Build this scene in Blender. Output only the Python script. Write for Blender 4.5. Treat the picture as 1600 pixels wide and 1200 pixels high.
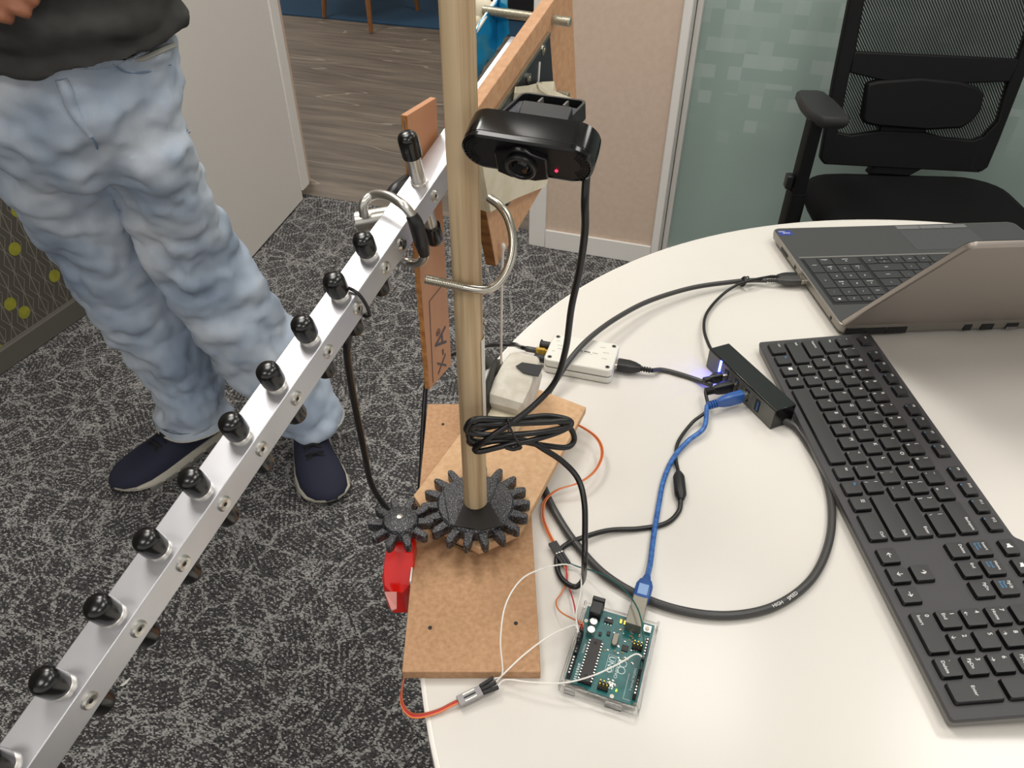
import bpy, bmesh, math, random
import numpy as np
from mathutils import Vector, Matrix
random.seed(7); rng = np.random.default_rng(7)
for o in list(bpy.data.objects): bpy.data.objects.remove(o)
SC = bpy.context.scene; COL = SC.collection
V = lambda *a: np.array(a, float)
def nrm(a): a = np.asarray(a, float); return a/np.linalg.norm(a)

# ------------------------------------------------------------ camera (solved from the keyboard's key grid and the verticals)
F = 1175.0
TZ = 0.73                                   # table top height
CAM = V(0, 0, TZ+0.518)
PITCH = math.atan2(F, math.hypot(10, 1445)); ROLL = math.atan2(10, 1445)
FW = V(0, math.cos(PITCH), -math.sin(PITCH)); R0 = V(1, 0, 0); U0 = np.cross(R0, FW)
RT = math.cos(ROLL)*R0 + math.sin(ROLL)*U0; UP = -math.sin(ROLL)*R0 + math.cos(ROLL)*U0
cd = bpy.data.cameras.new('camera'); cam = bpy.data.objects.new('camera', cd); COL.objects.link(cam)
cd.sensor_width = 36; cd.lens = F/1600*36; cd.clip_start = .02; cd.clip_end = 60
cam.matrix_world = Matrix(((RT[0], UP[0], -FW[0], CAM[0]), (RT[1], UP[1], -FW[1], CAM[1]), (RT[2], UP[2], -FW[2], CAM[2]), (0, 0, 0, 1)))
SC.camera = cam
# ------------------------------------------------------------ world, lights, exposure
w = bpy.data.worlds.new('world'); SC.world = w; w.use_nodes = True
w.node_tree.nodes['Background'].inputs[0].default_value = (1.0, .975, .945, 1); w.node_tree.nodes['Background'].inputs[1].default_value = .80
def area(name, loc, sx, sy, power, col=(1, .965, .915), rz=0):
    l = bpy.data.lights.new(name, 'AREA'); l.shape = 'RECTANGLE'; l.size = sx; l.size_y = sy; l.energy = power; l.color = col
    o = bpy.data.objects.new(name, l); o.location = loc; o.rotation_euler = (0, 0, rz); COL.objects.link(o); return o
for lx, ly, pw in ((-.55, .75, 11), (.75, .1, 10), (-1.0, -.7, 10), (.4, -1.3, 10), (1.6, 1.1, 9), (-.75, 1.55, 19), (.55, 1.5, 9), (-1.6, 4.2, 20), (.2, 3.9, 18)):  # sixth and seventh lamps are added fill, brightening the person and back wall
    area('ceiling_and_fill_lamp', (lx, ly, 2.66), .6, .6, pw, rz=-.31)
vs = SC.view_settings; vs.view_transform = 'Standard'; vs.look = 'None'; vs.gamma = 1; vs.use_curve_mapping = False; vs.exposure = .14

# ------------------------------------------------------------ rays from the solved camera, used to place things on real planes
def ray(x, y): return (x-800)/F*RT - (y-600)/F*UP + FW
def P(x, y, z=TZ): d = ray(x, y); return CAM + d*(z-CAM[2])/d[2]
def PY(x, y, Y): d = ray(x, y); return CAM + d*(Y-CAM[1])/d[1]
def DP(x, y, t): return CAM + ray(x, y)*t
POLE = V(-.0302, .431)
AZ, EL, RL = 1.1406, .3102, .0175            # antenna boom direction
BB = V(math.cos(EL)*math.cos(AZ), math.cos(EL)*math.sin(AZ), math.sin(EL))
SS = nrm(np.cross(BB, V(0, 0, 1))); EE = np.cross(SS, BB); EE = math.cos(RL)*EE + math.sin(RL)*SS; SS = np.cross(BB, EE)
OO = V(-.0608, .445, 1.0336)
def BF(b, e, s): return OO + BB*b + EE*e + SS*s
def PS(x, y, s): d = ray(x, y); return CAM + d*((s-(CAM-OO)@SS)/(d@SS))
def LOC(p): q = p-OO; return V(q@BB, q@EE, q@SS)
WX = nrm(V(.951, -.309, 0)); WN = V(.309, .951, 0)/math.hypot(.309, .951); ZZ = V(0, 0, 1)    # room axes
def PW(x, y, n): d = ray(x, y); return CAM + d*((n-CAM@WN)/(d@WN))

# ------------------------------------------------------------ materials
def lin(h):
    h = h.lstrip('#'); c = [int(h[i:i+2], 16)/255 for i in (0, 2, 4)]
    return [x/12.92 if x <= .04045 else ((x+.055)/1.055)**2.4 for x in c] + [1]
class NT:
    def __init__(s, name):
        s.m = bpy.data.materials.new(name); s.m.use_nodes = True; s.t = s.m.node_tree; s.b = s.t.nodes['Principled BSDF']
    def n(s, typ, **k):
        nd = s.t.nodes.new(typ)
        for a, v in k.items():
            if a.startswith('i_'):
                key = a[2:]; key = int(key) if key.isdigit() else key.replace('_', ' ')
                nd.inputs[key].default_value = v
            else: setattr(nd, a, v)
        return nd
    def l(s, a, b): s.t.links.new(a, b)
    def math(s, op, a, b=None, c=None):
        nd = s.n('ShaderNodeMath', operation=op)
        for i, x in enumerate((a, b, c)):
            if x is None: continue
            if isinstance(x, (int, float)): nd.inputs[i].default_value = x
            else: s.l(x, nd.inputs[i])
        return nd.outputs[0]
    def vmul(s, v, vec):
        nd = s.n('ShaderNodeVectorMath', operation='MULTIPLY'); s.l(v, nd.inputs[0]); nd.inputs[1].default_value = vec; return nd.outputs[0]
    def mix(s, f, a, b):
        nd = s.n('ShaderNodeMix', data_type='RGBA')
        for i, x in ((0, f), (6, a), (7, b)):
            if isinstance(x, (int, float)): nd.inputs[i].default_value = x
            elif isinstance(x, (list, tuple)): nd.inputs[i].default_value = x
            else: s.l(x, nd.inputs[i])
        return nd.outputs[2]
    def ramp(s, f, stops):
        nd = s.n('ShaderNodeValToRGB'); e = nd.color_ramp.elements
        while len(e) < len(stops): e.new(.5)
        for el, (p, c) in zip(e, stops): el.position = p; el.color = c if len(c) == 4 else list(c)+[1]
        s.l(f, nd.inputs[0]); return nd.outputs[0]
    def bump(s, h, st=.3, d=.001):
        nd = s.n('ShaderNodeBump', i_Strength=st, i_Distance=d); s.l(h, nd.inputs['Height']); s.l(nd.outputs[0], s.b.inputs['Normal'])
    def geo(s): return s.n('ShaderNodeNewGeometry').outputs['Position']
    def obj(s): return s.n('ShaderNodeTexCoord').outputs['Object']
    def noise(s, v, sc, det=3, ro=.5):
        nd = s.n('ShaderNodeTexNoise', i_Scale=sc, i_Detail=det, i_Roughness=ro); s.l(v, nd.inputs['Vector']); return nd.outputs['Fac']
BW = lambda a: (a, a, a, 1)
def mat(name, col, rough=.5, metal=0, col2=None, nsc=40, stretch=(1, 1, 1), lo=.35, hi=.65, bump=0, bd=.001, bsc=None, coat=0, spec=None, trans=0, ior=None, emit=None, det=3, alpha=None):
    q = NT(name); b = q.b; c = lin(col); b.inputs['Base Color'].default_value = c
    b.inputs['Roughness'].default_value = rough; b.inputs['Metallic'].default_value = metal
    if coat: b.inputs['Coat Weight'].default_value = coat; b.inputs['Coat Roughness'].default_value = .08
    if spec is not None: b.inputs['Specular IOR Level'].default_value = spec
    if trans: b.inputs['Transmission Weight'].default_value = trans
    if ior: b.inputs['IOR'].default_value = ior
    if alpha: b.inputs['Alpha'].default_value = alpha
    if emit: b.inputs['Emission Color'].default_value = lin(emit[0]); b.inputs['Emission Strength'].default_value = emit[1]
    if col2 or bump:
        v = q.vmul(q.geo(), stretch)
        nz = q.noise(v, nsc, det)
        if col2: q.l(q.ramp(nz, [(lo, c), (hi, lin(col2))]), b.inputs['Base Color'])
        if bump: q.bump(q.noise(v, bsc, 2) if bsc else nz, bump, bd)
    return q.m
M = {}
M['table'] = mat('table_laminate', '#d6d2cb', .2, col2='#d2cec6', nsc=3, spec=.45)
M['edge'] = mat('table_edge_band', '#efebe4', .35)
M['mdf'] = mat('mdf', '#b8916d', .75, col2='#a47c58', nsc=260, lo=.3, hi=.72, bump=.15, det=4)
M['mdf2'] = mat('mdf_pale', '#c9a57f', .72, col2='#b8916a', nsc=200, lo=.3, hi=.75, bump=.1, det=4)
M['mdf3'] = mat('mdf_panel', '#c19670', .7, col2='#b0845f', nsc=200, lo=.3, hi=.7, bump=.1)
M['cutwood'] = mat('burnt_cut_edge', '#8a6030', .7, col2='#6a431d', nsc=90, stretch=(.4, .4, 2.4), bump=.3)
M['pole'] = mat('dowel_wood', '#c6ae8b', .55, col2='#987a54', nsc=150, stretch=(1, 1, .03), lo=.40, hi=.66, bump=.12, det=4)
M['ply'] = mat('plywood', '#bf8d68', .6, col2='#b3805c', nsc=25, stretch=(1, 1, .2))
M['plyedge'] = mat('plywood_edge', '#c08850', .7, col2='#96602f', nsc=160)
M['alu'] = mat('brushed_aluminium', '#d2d2d6', .42, .95, col2='#cacace', nsc=30)
M['alu2'] = mat('satin_aluminium', '#cfccc4', .33, 1)
M['steel'] = mat('steel', '#bdb8ac', .25, 1)
M['zinc'] = mat('zinc_thread', '#c4bfae', .35, .9)
M['rubber'] = mat('black_rubber', '#090909', .24, coat=.15)
M['blk'] = mat('black_plastic', '#161617', .38)
M['blkgloss'] = mat('black_gloss', '#0c0c0d', .16)
M['blkmat'] = mat('black_matte', '#0b0b0c', .6)
M['cable'] = mat('black_cable', '#111112', .32)
M['gcable'] = mat('grey_cable', '#3b3a39', .38)
M['print'] = mat('black_printed_plastic', '#191a1c', .33, col2='#85868c', nsc=1000, lo=.55, hi=.66, bump=.6, bd=.0008, bsc=900)
M['etape'] = mat('black_tape', '#1b1a1b', .28)
M['tape'] = mat('masking_tape', '#d3cab4', .62, col2='#c6bca2', nsc=60, bump=.3)
M['tape2'] = mat('pale_masking_tape', '#c9c4b7', .62, col2='#b9b3a4', nsc=80, bump=.5, bsc=140)
M['clear'] = mat('clear_tape', '#cfc7ba', .25)
M['foil'] = mat('blue_foil', '#2b9ccb', .16, .35, col2='#1c83b3', nsc=40, bump=.6, bd=.004, bsc=45)
M['white'] = mat('white_plastic', '#e3e1da', .42)
M['offw'] = mat('offwhite_case', '#d9d7ce', .42)
M['string'] = mat('white_string', '#dcd8cf', .9, bump=.6, nsc=900)
M['red'] = mat('red_tape', '#d8150e', .2, coat=.3, bump=.25, bsc=60, bd=.003, nsc=60)
M['pinkclear'] = mat('clear_tape_on_red', '#cf8a82', .25)
M['orange'] = mat('orange_wire', '#d8763c', .4)
M['redw'] = mat('red_wire', '#b8202c', .4)
M['brownw'] = mat('brown_wire', '#a04a22', .4)
M['whitew'] = mat('white_wire', '#e6e3dc', .4)
M['greenw'] = mat('green_wire', '#0d5a55', .4)
M['clearplug'] = mat('clear_housing', '#8f8c8d', .2)
M['pcb'] = mat('green_pcb', '#0e6463', .35, col2='#0b5656', nsc=180)
M['silk'] = mat('white_silkscreen', '#d8e6e4', .5)
M['gold'] = mat('gold', '#c9a648', .28, 1)
M['chip'] = mat('chip_epoxy', '#2a2726', .5)
M['acr'] = mat('clear_acrylic', '#ffffff', .03, trans=1, ior=1.12)
M['blueplug'] = mat('blue_translucent_plastic', '#2f5fa8', .25, trans=.25)
M['bluecab'] = mat('blue_cable', '#3f74b8', .28, col2='#274f90', nsc=260, stretch=(1, 1, 1))
M['led'] = mat('blue_led', '#2030ff', .3, emit=('#2a3cff', 110))
M['ledr'] = mat('red_led', '#ff2040', .3, emit=('#ff3050', 2.5))
M['ledg'] = mat('green_led', '#b0ff40', .3, emit=('#b0ff30', 2.5))
M['kbody'] = mat('keyboard_case', '#39383a', .5, bump=.12, nsc=900)
M['kside'] = mat('keyboard_side', '#6e6c68', .45)
M['key'] = mat('keycap', '#2b2b2c', .42, bump=.1, nsc=900)
M['keyside'] = mat('keycap_skirt', '#0a0a0a', .35)
M['leg'] = mat('legend_white', '#e2e2e0', .5)
M['legb'] = mat('legend_blue', '#4f93c4', .5)
M['lapdark'] = mat('laptop_deck', '#3b3b3c', .55)
M['lapkey'] = mat('laptop_key', '#2e2e30', .5)
M['lapside'] = mat('laptop_side', '#8d8880', .4, .7)
M['lid'] = mat('laptop_lid', '#a0978f', .38, .6)
M['lapbtn'] = mat('touchpad_button', '#6a6a6a', .5)
M['sticker'] = mat('blue_sticker', '#24388f', .35)
M['mesh'] = None
M['chairblk'] = mat('chair_black', '#070708', .6, spec=.25)
M['armpad'] = mat('arm_pad', '#262627', .5)
M['fabric'] = mat('seat_fabric', '#0e0e0f', .85, spec=.15, bump=.2, nsc=900)
M['wall'] = mat('beige_wallpaper', '#c9b4a2', .8, col2='#c4ae9b', nsc=60, bump=.08, bsc=300)
M['trim'] = mat('white_trim', '#dedad4', .5)
M['doorm'] = mat('white_door', '#d8d3cc', .5)
M['ceil'] = mat('ceiling_white', '#f0eeea', .8)
M['skirt'] = mat('grey_skirting', '#5e5a53', .5)
M['rug'] = mat('blue_rug', '#1d4866', .95, col2='#163a55', nsc=200, bump=.3)
M['legwood'] = mat('chair_leg_wood', '#8a5a2c', .5, col2='#7b4c22', nsc=60, stretch=(1, 1, .1))
M['dark'] = mat('dark_upholstery', '#101012', .8)
M['skin'] = mat('skin', '#a56c50', .5)
M['hair'] = mat('hair', '#1d1512', .7)
M['shoe'] = mat('navy_knit', '#1d1f33', .85, bump=.3, nsc=700)
M['sole'] = mat('shoe_sole', '#b9b4a6', .6)
M['lace'] = mat('black_lace', '#101014', .8)
M['shirt'] = mat('charcoal_jersey', '#3d3c3a', .9, col2='#363533', nsc=40, bump=.2, bsc=900)
def m_jeans():
    q = NT('light_denim'); g = q.geo()
    a = q.noise(g, 7, 3); f = q.noise(q.vmul(g, (1, 1, .35)), 700, 2)
    c = q.ramp(a, [(.3, lin('#8b9bb1')), (.50, lin('#b4c0cf')), (.68, lin('#d6dce3'))])
    c2 = q.mix(q.math('MULTIPLY', f, .3), c, lin('#94a2b4')); q.l(c2, q.b.inputs['Base Color']); q.b.inputs['Roughness'].default_value = .85
    q.bump(f, .25, .0008); return q.m
M['jeans'] = m_jeans()
M['hem'] = mat('denim_hem', '#b4b3ab', .85, bump=.2, nsc=400)
M['seam'] = mat('denim_seam', '#7d92ab', .85)
def m_carpet():
    # every tuft is a small cell, light or dark; how many are light follows patches, stitched bands and leaf veins
    q = NT('woven_carpet'); g = q.geo(); b = q.b; b.inputs['Roughness'].default_value = .95; b.inputs['Specular IOR Level'].default_value = .1
    flat = q.vmul(g, (1, 1, 0)); mp = q.n('ShaderNodeMapping', i_Rotation=(0, 0, .31)); q.l(flat, mp.inputs[0])
    sep = q.n('ShaderNodeSeparateXYZ'); q.l(mp.outputs[0], sep.inputs[0])
    cy = q.math('FLOOR', q.math('DIVIDE', sep.outputs[1], .0021)); stag = q.math('MULTIPLY', q.math('MODULO', q.math('ABSOLUTE', cy), 2.0), .5)
    cx = q.math('FLOOR', q.math('ADD', q.math('DIVIDE', sep.outputs[0], .0036), stag))
    cb = q.n('ShaderNodeCombineXYZ'); q.l(cx, cb.inputs[0]); q.l(cy, cb.inputs[1])
    wn = q.n('ShaderNodeTexWhiteNoise', noise_dimensions='2D'); q.l(cb.outputs[0], wn.inputs[0]); r = wn.outputs['Value']; sc2 = q.n('ShaderNodeSeparateColor'); q.l(wn.outputs['Color'], sc2.inputs[0])
    vo = q.n('ShaderNodeTexVoronoi', i_Scale=9.0); q.l(flat, vo.inputs['Vector']); rnd = q.n('ShaderNodeSeparateColor'); q.l(vo.outputs['Color'], rnd.inputs[0])
    ang = q.math('MULTIPLY', rnd.outputs[0], 6.283)
    u = q.math('ADD', q.math('MULTIPLY', sep.outputs[0], q.math('COSINE', ang)), q.math('MULTIPLY', sep.outputs[1], q.math('SINE', ang)))
    band = q.math('GREATER_THAN', q.math('SINE', q.math('MULTIPLY', u, 2*math.pi/.0105)), .1)
    big = q.noise(flat, 12, 2); mid = q.noise(flat, 55, 2)
    edge = q.n('ShaderNodeTexVoronoi', i_Scale=15.0, feature='DISTANCE_TO_EDGE'); q.l(flat, edge.inputs['Vector'])
    vein = q.math('LESS_THAN', q.math('ADD', edge.outputs['Distance'], q.math('MULTIPLY', q.math('SUBTRACT', mid, .5), .22)), .055)
    p = q.math('ADD', q.math('ADD', q.math('MULTIPLY', band, .26), q.math('MULTIPLY', vein, .44)), q.math('ADD', .11, q.math('MULTIPLY', q.math('SUBTRACT', big, .5), .5)))
    light = q.math('LESS_THAN', r, p)
    dk = q.mix(sc2.outputs[1], lin('#2b2a2b'), lin('#504f4f')); lt = q.mix(sc2.outputs[2], lin('#646261'), lin('#a9a7a4'))
    q.l(q.mix(light, dk, lt), b.inputs['Base Color']); q.bump(light, .5, .002); return q.m
M['carpet'] = m_carpet()
def m_vinyl():
    q = NT('wood_look_vinyl'); g = q.geo()
    mp = q.n('ShaderNodeMapping', i_Rotation=(0, 0, .31)); q.l(g, mp.inputs[0]); v = mp.outputs[0]
    a = q.noise(q.vmul(v, (1.2, 14, 1)), 2.0, 6, .62); bnd = q.noise(q.vmul(v, (.5, 4, 1)), 1.6, 3)
    c = q.ramp(q.math('ADD', q.math('MULTIPLY', a, .7), q.math('MULTIPLY', bnd, .3)), [(.32, lin('#4b443d')), (.5, lin('#6a6156')), (.68, lin('#847a6d'))])
    # pale mineral veins running with the grain
    wv = q.noise(q.vmul(v, (.30, 2.6, 1)), 1.7, 2, .45)
    ln = q.math('LESS_THAN', q.math('ABSOLUTE', q.math('SUBTRACT', q.math('FRACT', q.math('MULTIPLY', wv, 7)), .5)), .020)
    c = q.mix(q.math('MULTIPLY', ln, .55), c, lin('#a59b8d')); q.l(c, q.b.inputs['Base Color']); q.b.inputs['Roughness'].default_value = .5; return q.m
M['vinyl'] = m_vinyl()
def m_leafwall():
    # leaf-shaped cells hatched with ribs, as on the printed fabric
    q = NT('leaf_print_fabric'); o = q.obj(); sp = q.n('ShaderNodeSeparateXYZ'); q.l(o, sp.inputs[0])
    x = q.math('DIVIDE', sp.outputs[0], .036); z = q.math('DIVIDE', sp.outputs[2], .062)
    colm = q.math('FLOOR', x); off = q.math('MULTIPLY', q.math('MODULO', q.math('ABSOLUTE', colm), 2.0), .5)
    fx = q.math('SUBTRACT', q.math('FRACT', x), .5); fz = q.math('SUBTRACT', q.math('FRACT', q.math('ADD', z, off)), .5)
    ax = q.math('ABSOLUTE', fx)
    rib = q.math('SINE', q.math('MULTIPLY', q.math('SUBTRACT', q.math('MULTIPLY', fz, 1.9), ax), 46.0))
    r1 = q.math('GREATER_THAN', rib, .72)
    mid = q.math('LESS_THAN', ax, .035)
    brd = q.math('LESS_THAN', q.math('ABSOLUTE', q.math('SUBTRACT', q.math('ADD', ax, q.math('MULTIPLY', q.math('ABSOLUTE', fz), .9)), .47)), .028)
    f = q.math('MAXIMUM', q.math('MAXIMUM', q.math('MULTIPLY', r1, .7), mid), brd)
    c = q.mix(f, lin('#403c36'), lin('#7d776a')); q.l(c, q.b.inputs['Base Color']); q.b.inputs['Roughness'].default_value = .9; return q.m
M['leaf'] = m_leafwall()
M['dot'] = mat('olive_yellow_print', '#97952d', .85, col2='#87862a', nsc=60)
def m_glass():
    # frosted film: square cells fading out towards the floor
    q = NT('frosted_glass'); o = q.obj(); sp = q.n('ShaderNodeSeparateXYZ'); q.l(o, sp.inputs[0])
    cell = .036
    fx = q.math('FLOOR', q.math('DIVIDE', sp.outputs[0], cell)); fz = q.math('FLOOR', q.math('DIVIDE', sp.outputs[2], cell))
    cb = q.n('ShaderNodeCombineXYZ'); q.l(fx, cb.inputs[0]); q.l(fz, cb.inputs[1])
    wn = q.n('ShaderNodeTexWhiteNoise', noise_dimensions='2D'); q.l(cb.outputs[0], wn.inputs[0])
    fade = q.n('ShaderNodeMapRange'); q.l(sp.outputs[2], fade.inputs[0]); fade.inputs[1].default_value = .38; fade.inputs[2].default_value = .85
    on = q.math('GREATER_THAN', q.math('MULTIPLY', fade.outputs[0], 1.0), wn.outputs[0])
    tone = q.math('MULTIPLY', on, q.math('ADD', q.math('MULTIPLY', q.math('FRACT', q.math('MULTIPLY', wn.outputs[0], 7.31)), .8), .1))
    c = q.mix(tone, lin('#9db0a8'), lin('#b3c2bb')); q.l(c, q.b.inputs['Base Color'])
    q.b.inputs['Roughness'].default_value = .3; q.b.inputs['Transmission Weight'].default_value = .12; return q.m
M['glass'] = m_glass()
def m_mesh():
    q = NT('chair_mesh'); o = q.obj(); sp = q.n('ShaderNodeSeparateXYZ'); q.l(o, sp.inputs[0])
    s = q.math('SINE', q.math('MULTIPLY', q.math('ADD', sp.outputs[0], q.math('MULTIPLY', sp.outputs[2], .75)), 2*math.pi/.0066))
    f = q.math('GREATER_THAN', s, -.30)
    q.b.inputs['Base Color'].default_value = lin('#141415'); q.b.inputs['Roughness'].default_value = .7
    tr = q.n('ShaderNodeBsdfTransparent'); mx = q.n('ShaderNodeMixShader'); out = q.t.nodes['Material Output']
    q.l(f, mx.inputs[0]); q.l(tr.outputs[0], mx.inputs[1]); q.l(q.b.outputs[0], mx.inputs[2]); q.l(mx.outputs[0], out.inputs[0]); return q.m
M['mesh'] = m_mesh()

# ------------------------------------------------------------ mesh helpers
ORG = {}
def T(name, label, cat, loc=(0, 0, 0), group=None, mtx=None):
    o = bpy.data.objects.new(name, None); COL.objects.link(o); o.empty_display_size = .02
    if mtx is not None: o.matrix_world = mtx; ORG[o.name] = None
    else: o.location = loc; ORG[o.name] = np.array(loc, float)
    o['label'] = label; o['category'] = cat
    if group: o['group'] = group
    return o
def catmull(pts, sub=8, cyc=False):
    p = [np.asarray(a, float) for a in pts]; n = len(p); out = []
    for i in range(n if cyc else n-1):
        if cyc: a, b, c, d = p[i-1], p[i], p[(i+1) % n], p[(i+2) % n]
        else:
            b, c = p[i], p[i+1]; a = p[i-1] if i else 2*b-c; d = p[i+2] if i+2 < n else 2*c-b
        for k in range(sub):
            t = k/sub; out.append(.5*(2*b+(c-a)*t+(2*a-5*b+4*c-d)*t*t+(3*b-a-3*c+d)*t**3))
    if not cyc: out.append(p[-1])
    return out
class MB:
    def __init__(s): s.v = []; s.f = []
    def add(s, vs, fs):
        k = len(s.v); s.v += [np.asarray(a, float) for a in vs]; s.f += [[i+k for i in f] for f in fs]; return s
    def box(s, c, h, ax=None):
        ax = ax or (V(1, 0, 0), V(0, 1, 0), V(0, 0, 1)); c = np.asarray(c, float)
        vs = [c+ax[0]*h[0]*i+ax[1]*h[1]*j+ax[2]*h[2]*k for k in (-1, 1) for j in (-1, 1) for i in (-1, 1)]
        return s.add(vs, [(0, 2, 3, 1), (4, 5, 7, 6), (0, 1, 5, 4), (2, 6, 7, 3), (0, 4, 6, 2), (1, 3, 7, 5)])
    def prism(s, poly, d):
        n = len(poly); d = np.asarray(d, float); poly = [np.asarray(p, float) for p in poly]
        return s.add(poly+[p+d for p in poly], [list(range(n))[::-1], list(range(n, 2*n))]+[(i, (i+1) % n, n+(i+1) % n, n+i) for i in range(n)])
    def loft(s, rings, cap=True):
        n = len(rings[0]); k = len(rings); vs = [p for r in rings for p in r]
        fs = [(a*n+i, a*n+(i+1) % n, (a+1)*n+(i+1) % n, (a+1)*n+i) for a in range(k-1) for i in range(n)]
        if cap: fs += [list(range(n))[::-1], list(range((k-1)*n, k*n))]
        return s.add(vs, fs)
    def lathe(s, prof, o, ax, n=20):
        ax = nrm(ax); a = nrm(np.cross(ax, V(0, 0, 1) if abs(ax[2]) < .9 else V(1, 0, 0))); b = np.cross(ax, a); o = np.asarray(o, float)
        return s.loft([[o+ax*h+(a*math.cos(2*math.pi*i/n)+b*math.sin(2*math.pi*i/n))*max(r, 1e-5) for i in range(n)] for r, h in prof])
    def cyl(s, p0, p1, r, r1=None, n=16):
        p0 = np.asarray(p0, float); p1 = np.asarray(p1, float); L = np.linalg.norm(p1-p0); return s.lathe([(r, 0), (r if r1 is None else r1, L)], p0, p1-p0, n)
    def tube(s, pts, r, n=10, sub=8, cyc=False, smooth=True):
        p = catmull(pts, sub, cyc) if smooth else [np.asarray(a, float) for a in pts]
        m = len(p); rr = r if hasattr(r, '__len__') else [r]*m
        if len(rr) != m: rr = np.interp(np.linspace(0, 1, m), np.linspace(0, 1, len(rr)), rr)
        tn = [nrm((p[(i+1) % m] if (cyc or i+1 < m) else p[i])-(p[i-1] if (cyc or i) else p[i])) for i in range(m)]
        a = nrm(np.cross(tn[0], V(.3, .2, 1))); rings = []
        for i in range(m):
            a = nrm(a-tn[i]*(a@tn[i])); b = np.cross(tn[i], a)
            rings.append([p[i]+(a*math.cos(2*math.pi*k/n)+b*math.sin(2*math.pi*k/n))*rr[i] for k in range(n)])
        if cyc: rings.append(rings[0])
        return s.loft(rings, cap=not cyc)
    def ell(s, c, r, n=14, m=8, ax=None):
        ax = ax or (V(1, 0, 0), V(0, 1, 0), V(0, 0, 1)); c = np.asarray(c, float)
        return s.loft([[c+ax[0]*r[0]*math.sin(t)*math.cos(2*math.pi*i/n)+ax[1]*r[1]*math.sin(t)*math.sin(2*math.pi*i/n)-ax[2]*r[2]*math.cos(t) for i in range(n)] for t in np.linspace(.02, math.pi-.02, m)])
    def sheet(s, grid, th):
        """grid of points -> thin solid sheet"""
        g = np.array(grid, float); a, b = g.shape[:2]
        nn = np.cross(g[-1, 0]-g[0, 0]+g[-1, -1]-g[0, -1], g[0, -1]-g[0, 0]+g[-1, -1]-g[-1, 0]); nn = nrm(nn)*th
        top = g.reshape(-1, 3); bot = (g-nn).reshape(-1, 3); N = a*b; id = lambda i, j: i*b+j
        fs = []
        for i in range(a-1):
            for j in range(b-1):
                fs.append((id(i, j), id(i+1, j), id(i+1, j+1), id(i, j+1))); fs.append((N+id(i, j), N+id(i, j+1), N+id(i+1, j+1), N+id(i+1, j)))
        for i in range(a-1): fs.append((id(i, 0), N+id(i, 0), N+id(i+1, 0), id(i+1, 0))); fs.append((id(i, b-1), id(i+1, b-1), N+id(i+1, b-1), N+id(i, b-1)))
        for j in range(b-1): fs.append((id(0, j), id(0, j+1), N+id(0, j+1), N+id(0, j))); fs.append((id(a-1, j), N+id(a-1, j), N+id(a-1, j+1), id(a-1, j+1)))
        return s.add(list(top)+list(bot), fs)
    def obj(s, name, m, parent=None, smooth=False, bevel=0, seg=2, label=None, cat=None, group=None, kind=None, local=False, origin=None, angle=None):
        vs = np.array(s.v)
        if parent is not None:
            po = ORG.get(parent.name); og = V(0, 0, 0) if (local or po is None) else po; loc = V(0, 0, 0)
        else:
            og = np.array(origin, float) if origin is not None else V((vs[:, 0].min()+vs[:, 0].max())/2, (vs[:, 1].min()+vs[:, 1].max())/2, vs[:, 2].min()); loc = og
            if kind == 'structure' and origin is None: og = V(0, 0, 0); loc = og
        me = bpy.data.meshes.new(name); me.from_pydata([tuple(a) for a in (vs-og)], [], s.f); me.update()
        bm = bmesh.new(); bm.from_mesh(me); bmesh.ops.recalc_face_normals(bm, faces=bm.faces); bm.to_mesh(me); bm.free()
        me.materials.append(M[m] if isinstance(m, str) else m)
        o = bpy.data.objects.new(name, me); COL.objects.link(o); o.location = loc
        if parent is not None: o.parent = parent
        ORG[o.name] = None if (local or (parent is not None and ORG.get(parent.name) is None)) else og
        if smooth:
            for p in me.polygons: p.use_smooth = True
            me.set_sharp_from_angle(angle=math.radians(angle or 40))
        if bevel:
            b = o.modifiers.new('bevel', 'BEVEL'); b.width = bevel; b.segments = seg; b.limit_method = 'ANGLE'; b.angle_limit = math.radians(35); b.harden_normals = False
            if not smooth:
                for p in me.polygons: p.use_smooth = True
                me.set_sharp_from_angle(angle=math.radians(40))
        if label: o['label'] = label
        if cat: o['category'] = cat
        if group: o['group'] = group
        if kind: o['kind'] = kind
        return o
def rect(w, h, r, n=4, cx=0, cy=0):
    pts = []
    for sx, sy, a0 in ((1, 1, 0), (-1, 1, 90), (-1, -1, 180), (1, -1, 270)):
        for k in range(n+1):
            a = math.radians(a0+90*k/n); pts.append((cx+sx*(w/2-r)+r*math.cos(a), cy+sy*(h/2-r)+r*math.sin(a)))
    return pts
def mtx(o, x, y, z): return Matrix(((x[0], y[0], z[0], o[0]), (x[1], y[1], z[1], o[1]), (x[2], y[2], z[2], o[2]), (0, 0, 0, 1)))
_tc = {}
def text_mesh(txt, size, align='LEFT', ext=.00006, m='leg'):
    k = (txt, size, align, m)
    if k not in _tc:
        c = bpy.data.curves.new('legend', 'FONT'); c.body = txt; c.size = size; c.extrude = ext; c.align_x = align; c.resolution_u = 2
        t = bpy.data.objects.new('legend_tmp', c); COL.objects.link(t); bpy.context.view_layer.update()
        me = bpy.data.meshes.new_from_object(t.evaluated_get(bpy.context.evaluated_depsgraph_get())); bpy.data.objects.remove(t)
        me.materials.clear(); me.materials.append(M[m]); me.name = 'legend'; _tc[k] = me
    return _tc[k]
def text(txt, size, parent, local_m, m='leg', align='LEFT', name='legend'):
    o = bpy.data.objects.new(name, text_mesh(txt, size, align, m=m)); COL.objects.link(o); o.parent = parent; o.matrix_local = local_m; ORG[o.name] = None; return o
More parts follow.
